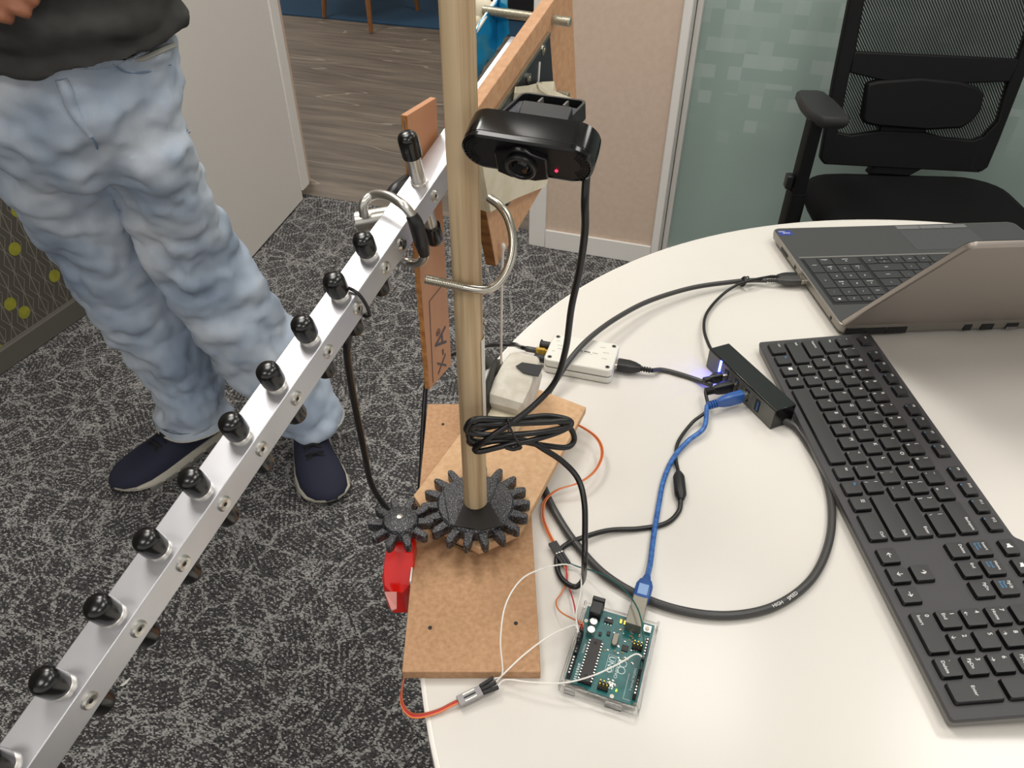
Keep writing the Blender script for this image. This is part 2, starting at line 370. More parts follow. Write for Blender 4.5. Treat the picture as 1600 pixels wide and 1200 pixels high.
def tr(x, y, z, rz=0, sx=1): return Matrix.Translation((x, y, z)) @ Matrix.Rotation(rz, 4, 'Z') @ Matrix.Diagonal((sx, 1, 1, 1))

# ============================================================ THE SETTING
def W(a, n, z=0): return WX*a + WN*n + ZZ*z
def wbox(a0, a1, n0, n1, z0, z1):
    return MB().box(W((a0+a1)/2, (n0+n1)/2, (z0+z1)/2), ((a1-a0)/2, (n1-n0)/2, (z1-z0)/2), (WX, WN, ZZ))
NF = 2.198                                                     # room face of the door wall
aP = float(P(826, 385, 0)@WX); aG = float(PW(1016, 395, NF)@WX)
hinge = P(480, 308, 0); aH = float(hinge@WX); nH = float(hinge@WN)
wl0 = P(0, 585, 0); wl1 = P(135, 490, 0); WLd = nrm(wl1-wl0); WLn = V(WLd[1], -WLd[0], 0)   # left wall line
wbox(-4, 5, -4, nH+.02, -.05, 0).obj('floor', 'carpet', kind='structure', label='grey patterned woven carpet of the meeting room')
wbox(-5, 5, nH+.02, float(P(433, 22, 0)@WN)+3.0, -.05, -.001).obj('floor', 'vinyl', kind='structure', label='brown grey wood-look vinyl floor beyond the doorway')
wbox(-5, 5, -4, 9, 2.7, 2.75).obj('ceiling', 'ceil', kind='structure')
# beige pier right of the doorway, its trims
wbox(aP, aG, NF, NF+.12, 0, 2.7).obj('wall_back', 'wall', kind='structure', label='beige papered wall pier beside the frosted glass')
wbox(aP-.004, aP+.054, NF-.006, NF+.125, 0, 2.3).obj('trim_1', 'trim', kind='structure', bevel=.002, label='white door jamb trim on the beige pier')
wbox(aP+.054, aG, NF-.009, NF, 0, .066).obj('baseboard_back', 'trim', kind='structure', bevel=.002, label='white skirting along the beige pier')
wbox(aG, aG+.026, NF-.012, NF+.13, 0, 2.7).obj('trim_2', 'trim', kind='structure', bevel=.003, label='white vertical frame post between pier and glass')
win = bpy.data.objects.new('window_1', None); COL.objects.link(win); win.location = W(aG+.03, NF+.06); win['kind'] = 'structure'; win['label'] = 'frosted green-grey glass partition with faded square pattern'; ORG[win.name] = np.array(win.location)
win.rotation_euler = (0, 0, math.atan2(WX[1], WX[0])); ORG[win.name] = None
MB().box(V(1.6, .03, 1.36), (1.6, .006, 1.34)).obj('glass_pane', 'glass', win, local=True)
MB().box(V(1.6, .03, .012), (1.6, .03, .012)).obj('bottom_rail', 'trim', win, local=True, bevel=.002)
MB().box(V(.006, .02, 1.35), (.008, .02, 1.35)).obj('side_rail', 'trim', win, local=True, bevel=.002)
wbox(-5, 5, 6.9, 7.0, 0, 2.7).obj('wall_far', 'wall', kind='structure')
# patterned wall on the left with skirting
L0 = wl0 - WLd*3.2; L1 = W(float(wl1@WX)*0+float(hinge@WX)-.28, nH+.1)
Lw = mtx(L0, WLd, -WLn, ZZ)
wlen = float((hinge-L0)@WLd)+.2
wl = MB().box(V(wlen/2, .06, 1.0), (wlen/2, .05, 1.7)).obj('wall_left', 'leaf', None, local=True, kind='structure', origin=(0, 0, 0), label='dark leaf-print fabric wall with olive yellow dots')
wl.matrix_world = Lw
def lwall(px, py): d = ray(px, py); q = CAM+d*(((L0-CAM)@WLn-.010)/(d@WLn)); q = q-L0; return q@WLd, q[2]
dots = [(27, 329), (23, 389), (85, 431), (16, 475), (38, 488), (96, 489), (-3, 548), (140, 455)]
dp = [lwall(*d) for d in dots] + [(float(rng.uniform(.2, wlen)), float(rng.uniform(.15, 1.6))) for _ in range(70)]
dme = None; used = []
for k, (a, z) in enumerate(dp):
    if k >= 8 and min([math.hypot(a-b, z-c) for b, c in used]) < .09: continue
    used.append((a, z))
    if dme is None:
        o = MB().lathe([(.0175, 0), (.0175, .0008)], V(0, 0, 0), V(0, -1, 0), 24).obj('printed_dot', 'dot', wl, local=True); dme = o.data
    else:
        o = bpy.data.objects.new('printed_dot', dme); COL.objects.link(o); o.parent = wl
    o.location = (a, .0100, z)
bs = MB().box(V(wlen/2, .004, .03), (wlen/2, .010, .03)).obj('baseboard_left', 'skirt', None, local=True, kind='structure', origin=(0, 0, 0), bevel=.003, label='grey metal skirting under the leaf-print wall'); bs.matrix_world = Lw
wbox(aH-2.6, aH-.06, nH+.03, nH+.13, 0, 2.7).obj('wall_back_left', 'wall', kind='structure')
# open door leaf
dd = nrm(P(382, 420, 0)-hinge); dn = V(-dd[1], dd[0], 0)
if dn@WX < 0: dn = -dn
door = bpy.data.objects.new('door_1', None); COL.objects.link(door); door.location = hinge; door['kind'] = 'structure'; door['label'] = 'white door leaf standing open beside the leaf-print wall'; ORG[door.name] = np.array(hinge)
MB().box(hinge+dd*.45-dn*.022+ZZ*1.05, (.42, .02, 1.045), (dd, dn, ZZ)).obj('door_panel', 'doorm', door, bevel=.003)
MB().box(hinge+dd*.0-dn*.02+ZZ*1.07, (.03, .024, 1.03), (dd, dn, ZZ)).obj('hinge_stile', 'trim', door, bevel=.002)
MB().box(hinge+dd*.10-dn*.046+ZZ*1.0, (.012, .012, .06), (dd, dn, ZZ)).obj('hinge', 'steel', door, bevel=.002)
# hall: blue rug and lounge chair
nR = float(P(433, 22, 0)@WN)
wbox(-3.6, 1.6, nR, nR+1.7, 0, .006).obj('area_rug', 'rug', label='dark blue carpet strip in the hall behind the doorway', cat='rug')
def lounge(legs, ctr, label):
    t = T('lounge_chair', label, 'chair', (ctr[0], ctr[1], .0065), 'wooden-legged chairs in the hall')
    for p in legs:
        p = V(p[0], p[1], 0.0065); q = p+(V(ctr[0], ctr[1], 0)-p)*.16+ZZ*.40; MB().lathe([(.013, 0), (.024, .4)], p, q-p, 12).obj('leg', 'legwood', t, smooth=True)
    s = MB(); prof = [(.02, .385), (.24, .39), (.33, .42), (.35, .47), (.33, .50), (.02, .505)]; s.lathe(prof, V(ctr[0], ctr[1], 0), ZZ, 28); s.obj('seat', 'dark', t, smooth=True)
    rg = []
    for k in range(15):
        a = math.radians(20+140*k/14); rg.append([V(ctr[0], ctr[1], 0)+V(math.cos(a)*r, math.sin(a)*r, z) for r, z in ((.29, .44), (.36, .44), (.37, .72), (.34, .75), (.30, .72))])
    MB().loft(rg).obj('backrest', 'dark', t, smooth=True)
    return t
l1, l2, l3 = P(507, 29, 0), P(580, 52, 0), P(653, 18, 0)
lounge([l1, l2, l3, l1+l3-l2], (l1+l3)/2, 'dark upholstered chair on wooden legs standing on the blue hall rug')
c2 = PW(808, 22, 5.2); c2[2] = .0065
t = T('storage_cube', 'black low cabinet seen between the blue foil and the wooden panel', 'cabinet', tuple(c2))
MB().box(c2+ZZ*.36, (.34, .25, .32), (WX, WN, ZZ)).obj('body', 'dark', t, bevel=.01)
for s in (-1, 1):
    for u in (-1, 1): MB().cyl(c2+WX*.28*s+WN*.19*u, c2+WX*.28*s+WN*.19*u+ZZ*.05, .02).obj('foot', 'blkmat', t)

# ============================================================ ROUND TABLE
TC = V(.5423, .4152); TR = .6208
t = T('round_table', 'round white laminate table carrying the antenna rig and laptop', 'table', (TC[0], TC[1], 0))
c0 = V(TC[0], TC[1], 0)
MB().lathe([(.01, TZ-.024), (TR-.0035, TZ-.024), (TR-.0035, TZ), (.01, TZ)], c0, ZZ, 160).obj('table_top', 'table', t, smooth=True, angle=30)
MB().add([], []) 
rb = MB(); n = 160; rg = []
for r, z in ((TR-.0034, TZ-.0245), (TR-.0006, TZ-.0245), (TR, TZ-.023), (TR, TZ-.0015), (TR-.0012, TZ-.0002), (TR-.0034, TZ+.0002)):
    rg.append([c0+V(r*math.cos(2*math.pi*i/n), r*math.sin(2*math.pi*i/n), z) for i in range(n)])
rg.append(rg[0]); rb.loft(rg, cap=False); rb.obj('edge_band', 'edge', t, smooth=True)
MB().lathe([(.045, .02), (.045, TZ-.03), (.12, TZ-.024)], c0, ZZ, 32).obj('pedestal', 'trim', t, smooth=True)
MB().lathe([(.30, 0), (.30, .008), (.26, .014), (.05, .03)], c0, ZZ, 48).obj('foot_plate', 'trim', t, smooth=True)

# ============================================================ ROTATOR BASE
zb = TZ+.009
pA, pB, pC = P(668, 631, zb), P(628, 1050, zb), P(845, 1050, zb); pD = pA+pC-pB
t = T('base_board', 'long brown fibreboard base overhanging the table edge', 'board', tuple((pA+pC)/2-ZZ*.009))
MB().prism([pA, pB, pC, pD], -ZZ*.009).obj('board', 'mdf', t, bevel=.0006)
for px, py in ((672, 981), (806, 974), (692, 663)):
    MB().lathe([(.0016, 0), (.0016, .0004)], P(px, py, zb), ZZ, 10).obj('screw_hole', 'blkmat', t)
# turntable plank
zp = TZ+.027
q = [P(646, 774, zp), P(676, 819, zp), P(749, 857, zp), P(813, 829, zp), P(858, 750, zp), P(916, 636, zp)]
pd = nrm(q[5]-q[4]); far = P(850, 622, zp); lf = q[0]+nrm(P(722, 673, zp)-q[0])*.185
t = T('turntable_plank', 'paler fibreboard plank with cut corners lying across the base board', 'board', tuple((q[0]+q[5])/2*V(1, 1, 0)+ZZ*(TZ+.018)))
MB().prism([q[0], q[1], q[2], q[3], q[5], lf], -ZZ*.008).obj('plank', 'mdf2', t, bevel=.0006)
q2 = [a+(V(POLE[0], POLE[1], zp)-a)*.12-ZZ*.008 for a in (q[0], q[1], q[2], q[3])]
t2 = T('turntable_bearing', 'small round bearing between base board and plank', 'bearing', (POLE[0], POLE[1], zb))
MB().lathe([(.03, 0), (.03, .0038), (.027, .004), (.027, .0055), (.03, .0057), (.03, .0099)], V(POLE[0], POLE[1], zb), ZZ, 32).obj('ring', 'steel', t2, smooth=True)
MB().lathe([(.012, 0), (.012, .0099)], V(POLE[0], POLE[1], zb), ZZ, 20).obj('hub', 'blkmat', t2, smooth=True)

def gear_poly(n, ro, ri, ph, rnd=True):
    pts = []
    for k in range(n):
        a = ph+2*math.pi*k/n; w = 2*math.pi/n
        for f, r in ((-.33, ri), (-.26, ri+(ro-ri)*.40), (-.20, ri+(ro-ri)*.75), (-.12, ri+(ro-ri)*.95), (0, ro), (.12, ri+(ro-ri)*.95), (.20, ri+(ro-ri)*.75), (.26, ri+(ro-ri)*.40), (.33, ri)):
            pts.append((r*math.cos(a+f*w), r*math.sin(a+f*w)))
    return pts
zg = zp+.0005
gc = V(POLE[0], POLE[1], zg)
t = T('spur_gear', 'large black 3D-printed gear around the foot of the wooden pole', 'gear', tuple(gc))
GR = .0465
MB().prism([gc+V(x, y, 0) for x, y in gear_poly(18, GR, .0325, .05)], ZZ*.0095).obj('gear_wheel', 'print', t, bevel=.0008)
MB().lathe([(.0325, 0), (.0325, .0100), (.031, .0115), (.012, .0118)], gc, ZZ, 40).obj('gear_web', 'print', t, smooth=True)
zt = zg+.0119
for (x0, x1) in ((688, 713), (768, 762)): pass
gt = [P(712, 812, zt), P(716, 823, zt), P(752, 829, zt), P(757, 818, zt), P(762, 792, zt), P(722, 788, zt)]
def strip(pts, h, name, m, parent, **k): return MB().prism(pts, ZZ*h).obj(name, m, parent, **k)
strip([P(726, 785, zt), P(709, 822, zt), P(752, 829, zt), P(760, 790, zt)], .0006, 'tape_patch', 'etape', t)
strip([P(760, 790, zt), P(752, 829, zt), P(786, 822, zt), P(764, 784, zt)], .0008, 'tape_patch', 'etape', t)
MB().cyl(P(752, 829, zt), P(783, 737, zt), .0007, n=8).obj('ridge', 'print', t)
MB().cyl(P(703, 822, zt), P(690, 752, zt), .0006, n=8).obj('ridge', 'print', t)
# pole
t = T('wooden_pole', 'tall round wooden dowel standing in the black gear', 'pole', (POLE[0], POLE[1], zg+.010))
pc = V(POLE[0], POLE[1], 0); PR = .0098
MB().lathe([(PR, zg+.0121), (PR, 1.46), (PR-.001, 1.462)], pc, ZZ, 48).obj('dowel', 'pole', t, smooth=True)
za = PY(745, 525, POLE[1])[2]; zc = PY(745, 655, POLE[1])[2]
g = []
for z in np.linspace(zc, za, 6): g.append([pc+V(math.cos(a)*(PR+.0006), math.sin(a)*(PR+.0006), z) for a in np.linspace(-.62, .9, 10)])
MB().sheet(g, .0003).obj('paper_wrap', 'clear', t, smooth=True)
# pinion + servo wrapped in red tape
zq = zg+.004
gp = P(625, 807, zq+.014)
ang = math.atan2(gc[1]-gp[1], gc[0]-gp[0])
t = T('pinion_gear', 'small black 3D-printed pinion meshing with the large gear', 'gear', tuple(gp*V(1, 1, 0)+ZZ*zq))
gp = gp*V(1, 1, 0)+ZZ*zq
MB().prism([gp+V(x, y, 0) for x, y in gear_poly(10, .0275, .0150, ang+.314)], ZZ*.0085).obj('gear_wheel', 'print', t, bevel=.0009)
MB().lathe([(.0150, 0), (.0150, .0085), (.0135, .0115), (.004, .014)], gp, ZZ, 32).obj('hub', 'print', t, smooth=True)
MB().lathe([(.0026, 0), (.0026, .0008), (.0012, .0010)], gp+ZZ*.0138, ZZ, 16).obj('screw', 'steel', t, smooth=True)
sx = nrm(pC-pB); sy = nrm(pA-pB)
t = T('red_taped_servo', 'servo wrapped in glossy red tape hanging on the base board edge', 'servo', tuple(gp-ZZ*.07+V(0, 0, 0)))
s1 = V(gp[0]+.002, gp[1]-.004, 0)
yb0, yb1 = P(620, 838, zq-.006), P(617, 950, TZ-.012)
rings = []
for k, f in enumerate(np.linspace(0, 1, 9)):
    c = V(s1[0]-.001-.004*f, s1[1]+.006-.040*f, 0); hw = [.0085, .0112, .0118, .012, .0125, .0132, .0128, .0112, .006][k]
    top = [zq-.005, zq-.004, zq-.005, zq-.006, zq-.010, zq-.017, zq-.024, zq-.031, zq-.036][k]; bot = TZ-.034
    rings.append([V(c[0]+hw*a, c[1], z) for a, z in ((-.86, top-.001), (-.4, top+.0006*(k % 2)), (.4, top), (.9, top-.001), (1, top-.006), (1, bot+.004), (.8, bot), (-.8, bot), (-1, bot+.004), (-1, top-.006))])
rj = random.Random(5); rings = [[p+V(rj.uniform(-.0006, .0006), rj.uniform(-.001, .001), rj.uniform(-.0007, .0007)) for p in r_] for r_ in rings]
MB().loft(rings).obj('wrapped_body', 'red', t, smooth=True, angle=16)
MB().cyl(s1+V(0, .003, zq-.006), s1+V(0, .003, zq), .003).obj('output_shaft', 'steel', t)
pt = [P(601, 926, TZ+.004), P(620, 926, TZ+.004), P(620, 952, TZ-.006), P(612, 955, TZ-.006)]
MB().prism(pt, ZZ*.0012).obj('clear_tape_tab', 'pinkclear', t)
e0, e1 = P(648, 838, zb+.004), P(640, 908, zb+.002)
MB().prism([e0, e1, e1-ZZ*.01, e0-ZZ*.01], sx*.0012).obj('white_tape_edge', 'white', t)

# ============================================================ ANTENNA
SP = .0331; HW = .0067; BS = -.0025; HE = .0086; HS = HW-BS
e0 = LOC(V(-.0828, .3972, 1.0167))            # element 0
yagi = T('yagi_antenna', 'aluminium yagi antenna boom with black capped elements slanting toward the lower left', 'antenna', tuple(BF(0, -.012, 0)))
bEnd = LOC(PS(806, 44, -HW))[0]
b0 = e0[0]-12*SP; ax = (BB, EE, SS)
MB().box(BF((b0+bEnd)/2, 0, BS), ((bEnd-b0)/2, HE, HS), ax).obj('boom', 'alu', yagi, bevel=.0005)
cap_prof = lambda L: [(.0063, 0), (.0064, .0012), (.0064, L-.0045), (.0060, L-.0027), (.0048, L-.0011), (.0028, L-.0003), (.0008, L)]
def element(b, up, dn, capl=.0125):
    el = MB().cyl(BF(b, -dn+.002, BS), BF(b, up-.002, BS), .0047).obj('element', 'alu2', yagi, smooth=True)
    MB().lathe([(.0056, 0), (.0056, .0016), (.005, .002)], BF(b, HE, BS), EE, 18).obj('grommet', 'alu2', el, smooth=True)
    MB().lathe(cap_prof(capl), BF(b, up-capl, BS), EE, 22).obj('end_cap', 'rubber', el, smooth=True)
    MB().lathe(cap_prof(capl), BF(b, -dn+capl, BS), -EE, 22).obj('end_cap', 'rubber', el, smooth=True)
    MB().lathe([(.0041, 0), (.0041, .0007), (.0033, .0015), (.0017, .0014), (.0012, .0010), (.0006, .0010)], BF(b, 0, HW), SS, 18).obj('rivet', 'alu2', el, smooth=True)
    MB().lathe([(.0011, 0), (.0011, .00015)], BF(b, 0, HW+.0010), SS, 12).obj('rivet_hole', 'blkmat', el)
for k in range(12): element(e0[0]-k*SP, .0248, .0256)
eL = LOC(PS(679, 305, HW))[0]
up1 = LOC(PS(637, 213, 0))[1]; dn1 = -LOC(PS(685, 382, 0))[1]
element(eL, max(.04, up1), max(.035, dn1), .0165)
# folded dipole loop around the boom
bd = (e0[0]+eL)/2
dip = [(bd-.016, .006, -.030), (bd-.017, .022, -.028), (bd-.008, .029, -.018), (bd+.001, .025, 0), (bd+.003, .016, .011), (bd+.002, .004, .0165), (bd, -.010, .0165), (bd-.004, -.022, .0145), (bd-.010, -.026, .002), (bd-.016, -.022, -.012), (bd-.017, -.008, -.024)]
MB().tube([PS(569, 338, -.022), PS(568, 318, -.022), PS(583, 305, -.018), PS(606, 306, -.006), PS(628, 319, .006), PS(641, 333, .0115), PS(650, 350, .0145), PS(658, 378, .0155), PS(663, 398, .0145), PS(656, 410, .010), PS(640, 410, 0), PS(622, 403, -.008), PS(600, 385, -.016)], .0030, 12).obj('folded_dipole', 'alu2', yagi, smooth=True)
MB().tube([PS(643, 336, .0125), PS(650, 350, .0148), PS(658, 378, .0158), PS(663, 396, .0148)], [.0038, .0046, .0046, .0036], 14).obj('dipole_sleeve', 'blk', yagi, smooth=True)
MB().lathe([(.0050, 0), (.0064, .0004), (.0064, .030)], PS(558, 346, -.030), PS(612, 337, -.010)-PS(558, 346, -.030), 20).obj('feed_stub', 'alu2', yagi, smooth=True)
MB().lathe([(.0042, 0), (.0042, .0008), (.003, .0022), (.0008, .0016)], PS(627, 381, HW), SS, 18).obj('screw_head', 'steel', yagi, smooth=True)
for a in range(4):
    MB().box(PS(627, 381, HW+.0022)+(BB*math.cos(a*math.pi/2)+EE*math.sin(a*math.pi/2))*.0012, (.0012, .0003, .0003), (BB*math.cos(a*math.pi/2)+EE*math.sin(a*math.pi/2), EE*math.cos(a*math.pi/2)-BB*math.sin(a*math.pi/2), SS)).obj('screw_slot', 'blkmat', yagi)
MB().tube([PS(613, 309, -.020), PS(622, 298, -.019), PS(640, 280, -.018)], [.0055, .006, .0045], 12).obj('balun', 'blk', yagi, smooth=True)
bz = LOC(PS(562, 470, HW))[0]
h = HE+.0016
MB().tube([BF(bz, h, -h-.004), BF(bz+.001, h+.0006, -.002), BF(bz, h-.001, HW+.0010), BF(bz-.001, -h*.1, HW+.005), BF(bz-.001, -h+.001, HW+.003), BF(bz, -h-.001, 0), BF(bz, -h, -h-.003), BF(bz, 0, -h-.006)], .0011, 8, cyc=True).obj('cable_tie', 'blk', yagi, smooth=True)

# ============================================================ TILT PANEL, STRIP, U-BOLT, FOIL
s0, s1_ = .0110, .0200
t = T('tilt_panel', 'fibreboard side panel behind the webcam with burnt cut edge', 'board', tuple(BF(.13, -.1, .0155)))
bb0, bb1, ee0, ee1 = .0475, .2215, -.0995, .0335
MB().box(BF((bb0+bb1)/2, (ee0+ee1)/2, (s0+s1_)/2), ((bb1-bb0)/2, (ee1-ee0)/2, (s1_-s0)/2), ax).obj('panel', 'mdf3', t, bevel=.0005)
MB().box(BF(bb0-.0003, (ee0+ee1)/2, (s0+s1_)/2), (.0004, (ee1-ee0)/2-.0004, (s1_-s0)/2-.0003), ax).obj('burnt_edge', 'cutwood', t)
p1, p2, p3 = LOC(PS(853, 46, .0225)), LOC(PS(795, 165, .0225)), LOC(PS(868, 150, .0225))
t = T('metal_plate', 'dark metal plate with bright edge screwed to the fibreboard panel', 'plate', tuple(BF(.14, -.04, .021)))
pe1 = (p1[1]+p2[1])/2
MB().box(BF((.075+.1715)/2, (pe1-.062)/2, .0212), ((.1715-.075)/2, (pe1+.062)/2, .001), ax).obj('plate', mat('dark_plate', '#3d3f44', .3, .5), t, bevel=.0002)
MB().box(BF((.075+.1715)/2, pe1, .0214), ((.1715-.075)/2, .0013, .0014), ax).obj('bright_edge', 'steel', t)
for px, py in ((848, 78), (825, 122)):
    MB().lathe([(.0036, 0), (.0036, .0012), (.0018, .0013), (.0016, .0004)], PS(px, py, .0223), SS, 16).obj('washer', 'steel', t, smooth=True)
MB().box(PS(842, 116, .0226), (.0008, .0085, .0004), (SS*0+nrm(BB*.3+EE*-.2+SS*.01), nrm(EE+BB*.4), SS)).obj('scratch_tape', 'white', t)
def rod(px, py, sa, sb, name, label):
    o = LOC(PS(px, py, s1_)); t = T('threaded_rod', label, 'rod', tuple(BF(o[0], o[1], (sa+sb)/2)))
    MB().cyl(BF(o[0], o[1], sa), BF(o[0], o[1], sb), .0030, n=14).obj('core', 'zinc', t, smooth=True)
    rg = []; n = 12
    m = MB()
    for k in range(int((sb-sa)/.0011)):
        m.lathe([(.0030, 0), (.0035, .0004), (.0030, .0008)], BF(o[0], o[1], sa+.0002+k*.0011), SS, 12)
    m.obj('thread', 'zinc', t, smooth=True, kind='stuff')
rod(864, 31, -.036, .0335, 'rod', 'upper zinc threaded rod running from blue foil through the panel')
rod(872, 148, .012, .0290, 'rod', 'short zinc threaded rod end poking out behind the webcam')
# plywood strip
Bh = nrm(BB*V(1, 1, 0)); Sh = V(Bh[1], -Bh[0], 0)
sA, sB_, sC, sD = PS(631, 187, -.0135), PS(677, 161, -.0135), PS(707, 562, -.0135), PS(675, 600, -.0135)
ztp = sA[2]; zbt = sD[2]
o_ = (sA+sD)/2; wS = float((sB_-sA)@Bh); cS = V(sA[0], sA[1], 0)+Bh*(wS/2)+(V(sD[0], sD[1], 0)-V(sA[0], sA[1], 0))*.5
t = T('plywood_strip', 'narrow orange-brown plywood strip printed with letters behind the boom', 'board', tuple(cS+ZZ*zbt))
MB().box(cS+ZZ*((ztp+zbt)/2)-Sh*.0022, (wS/2, .0022, (ztp-zbt)/2), (Bh, Sh, ZZ)).obj('strip', 'ply', t, bevel=.0003)
MB().box(cS+ZZ*((ztp+zbt)/2)-Sh*.0022-Bh*(wS/2+.0001), (.0003, .0021, (ztp-zbt)/2-.0003), (Bh, Sh, ZZ)).obj('ply_edge', 'plyedge', t)
M['ink'] = mat('grey_ink', '#4a464c', .6)
def stamp(txt, px, py, size, name='printed_letter', rot=0):
    d = ray(px, py); base = cS+Sh*.0003; p = CAM+d*(((base-CAM)@Sh)/(d@Sh))
    lx = ZZ*math.cos(rot)+Bh*math.sin(rot); ly = np.cross(Sh, lx)
    me = text_mesh(txt, size, 'CENTER', m='ink'); o = bpy.data.objects.new(name, me); COL.objects.link(o); o.parent = t
    o.matrix_local = Matrix.Translation(Vector(-ORG[t.name])) @ mtx(p, lx, ly, Sh); ORG[o.name] = None
stamp('A', 697, 522, .026); stamp('®', 688, 516, .009); stamp('-', 697, 545, .022); stamp('X', 697, 562, .020)
for a, b in (((672, 470), (692, 445)), ((671, 470), (677, 598)), ((632, 190), (640, 300))):
    pa, pb = [CAM+ray(*u)*(((cS+Sh*.0003-CAM)@Sh)/(ray(*u)@Sh)) for u in (a, b)]
    dv = nrm(pb-pa); MB().box((pa+pb)/2, (np.linalg.norm(pb-pa)/2, .0003, .0001), (dv, np.cross(Sh, dv), Sh)).obj('printed_line', 'ink', t)
# u-bolt round the pole
fy = POLE[1]-PR-.0045
u1 = PY(664, 436, fy+.0005); u2 = PY(742, 452, fy)
ub = [u1, u1+(u2-u1)*.5, u2, PY(766, 451, fy+.002), PY(786, 433, fy+.008), PY(799, 402, fy+.017), PY(801, 370, fy+.026), PY(793, 340, fy+.034), PY(780, 321, fy+.040), PY(764, 309, fy+.046)]
t = T('u_bolt', 'bent steel U-bolt gripping the wooden pole below the webcam', 'bolt', tuple(u2))
MB().tube(ub, .0029, 14).obj('bow', 'steel', t, smooth=True)
m = MB(); dv = nrm(u2-u1); L = np.linalg.norm(u2-u1)*.78
for k in range(int(L/.0011)): m.lathe([(.0028, 0), (.0033, .0004), (.0028, .0008)], u1+dv*k*.0011, dv, 12)
m.obj('thread', 'zinc', t, smooth=True, kind='stuff')
# blue foil bag + white edge
t = T('blue_foil_bag', 'shiny blue foil pack with white edge tucked behind the pole', 'foil pack', tuple(PS(760, 100, -.03)))
def foil(quad, ss, n=7):
    a, b, c, d = [PS(px, py, s) for (px, py), s in zip(quad, ss)]; g = []
    for i in range(n):
        r = []
        for j in range(n):
            u, v = i/(n-1), j/(n-1); p = (a*(1-u)+b*u)*(1-v)+(d*(1-u)+c*u)*v
            k = (math.sin(u*9+v*4)*.0012+math.sin(v*13-u*5)*.0008)*(4*u*(1-u)+.2); r.append(p+SS*k)
        g.append(r)
    return g
MB().sheet(foil([(728, 72), (779, -6), (774, 82), (728, 145)], [-.032, -.030, -.026, -.032]), .0006).obj('foil_face', 'foil', t, smooth=True, angle=70)
MB().sheet(foil([(779, -6), (793, -8), (796, 52), (774, 82)], [-.030, -.018, -.014, -.026], 5), .0006).obj('foil_flap', 'foil', t, smooth=True, angle=70)
MB().tube([PS(735, 62, -.033), PS(757, 28, -.032), PS(779, -6, -.031)], .0016, 8).obj('white_edge', 'white', t, smooth=True)
t = T('foam_pad', 'pale foam lump between pole and blue foil', 'foam', tuple(PS(752, 40, -.042)))
MB().ell(PS(752, 28, -.042), (.012, .012, .016)).obj('foam', 'tape', t, smooth=True)
MB().ell(PS(747, 45, -.040), (.007, .007, .010)).obj('foam_fold', 'tape', t, smooth=True)
# masking tape wrapped round the panel front
t = T('masking_tape_wrap', 'cream masking tape wrapped under the webcam round the panel edge', 'tape', tuple(PS(765, 320, .021)))
sF = s1_+.0009
k0 = LOC(PS(764, 320, sF)); bF = bb0-.0012
a1 = BF(bF, k0[1]+.055, s0-.0005); a2 = BF(bF, k0[1]-.001, s0-.0005); b1 = BF(bF, k0[1]+.055, sF); b2 = BF(bF, k0[1]-.002, sF)
MB().sheet([[a1, a2], [b1, b2]], .0004).obj('edge_wrap', 'tape', t)
pl = lambda px, py: PS(px, py, sF+.0003)
MB().prism([b1+SS*.0001, b2+SS*.0001, pl(800, 309), pl(848, 290), pl(856, 262), pl(800, 240)], SS*.0030).obj('face_wrap', 'tape', t)
t = T('masking_tape_patch', 'crumpled cream masking tape above the webcam clip', 'tape', tuple(PS(840, 165, .025)))
g = []
for (xa, ya, xb, yb, sa) in ((800, 172, 806, 136, .0245), (818, 178, 826, 134, .029), (838, 182, 848, 128, .0265), (858, 186, 866, 127, .030), (866, 180, 869, 142, .027)):
    g.append([PS(xa+(xb-xa)*v, ya+(yb-ya)*v, sa+.002*math.sin(v*7+xa)) for v in np.linspace(0, 1, 5)])
MB().sheet(g, .0005).obj('patch', 'tape', t, smooth=True, angle=20)
MB().sheet([[PS(838, 128, .028), PS(842, 140, .029)], [PS(868, 143, .033), PS(866, 156, .034)], [PS(904, 158, .043), PS(904, 166, .044)]], .0005).obj('tape_tail', 'tape', t)
# string
st0 = BF(.055, ee0, s1_+.003)
t = T('pull_string', 'white cotton string running from panel down to the spool', 'string', tuple(PY(783, 568, .52)))
s_top = PS(786, 385, s1_+.004)
MB().tube([s_top, PY(784, 450, s_top[1]+.012), PY(783, 568, .545)], .0011, 8).obj('cord', 'string', t, smooth=True)
MB().ell(s_top, (.002, .002, .003)).obj('knot', 'string', t, smooth=True)

# ============================================================ LIFT MOTOR + SPOOL
pu = nrm(q[5]-q[3]); pv = V(pu[1], -pu[0], 0)                  # plank axes: along, across (to the right)
zm = zp+.0005
mc = P(802, 640, zm+.008); mc = V(mc[0], mc[1], zm)
t = T('taped_lift_motor', 'motor block wrapped in pale masking tape on the plank end', 'motor', tuple(mc))
tilt = nrm(pu*.93+ZZ*.35); tn_ = np.cross(pv, tilt)*-1
tn_ = np.cross(tilt, pv) if np.cross(tilt, pv)[2] > 0 else np.cross(pv, tilt)
cM = DP(808, 602, (mc-CAM)@FW-.004)
m = MB(); rg = []
for f, wv, hv in ((-1, .0150, .010), (-.8, .0185, .0150), (-.2, .019, .0165), (.35, .0175, .0160), (.8, .0155, .0145), (1, .012, .010)):
    c = cM+tilt*(.031*f); rr = []
    for x, y in rect(2*wv, 2*hv, .0026, 2): rr.append(c+pv*(x+.0006*math.sin(f*9+y*900))+tn_*(y+.0006*math.sin(f*7+x*700)))
    rg.append(rr)
m.loft(rg).obj('wrapped_body', 'tape2', t, smooth=True, angle=22)
lo = cM-tilt*.030
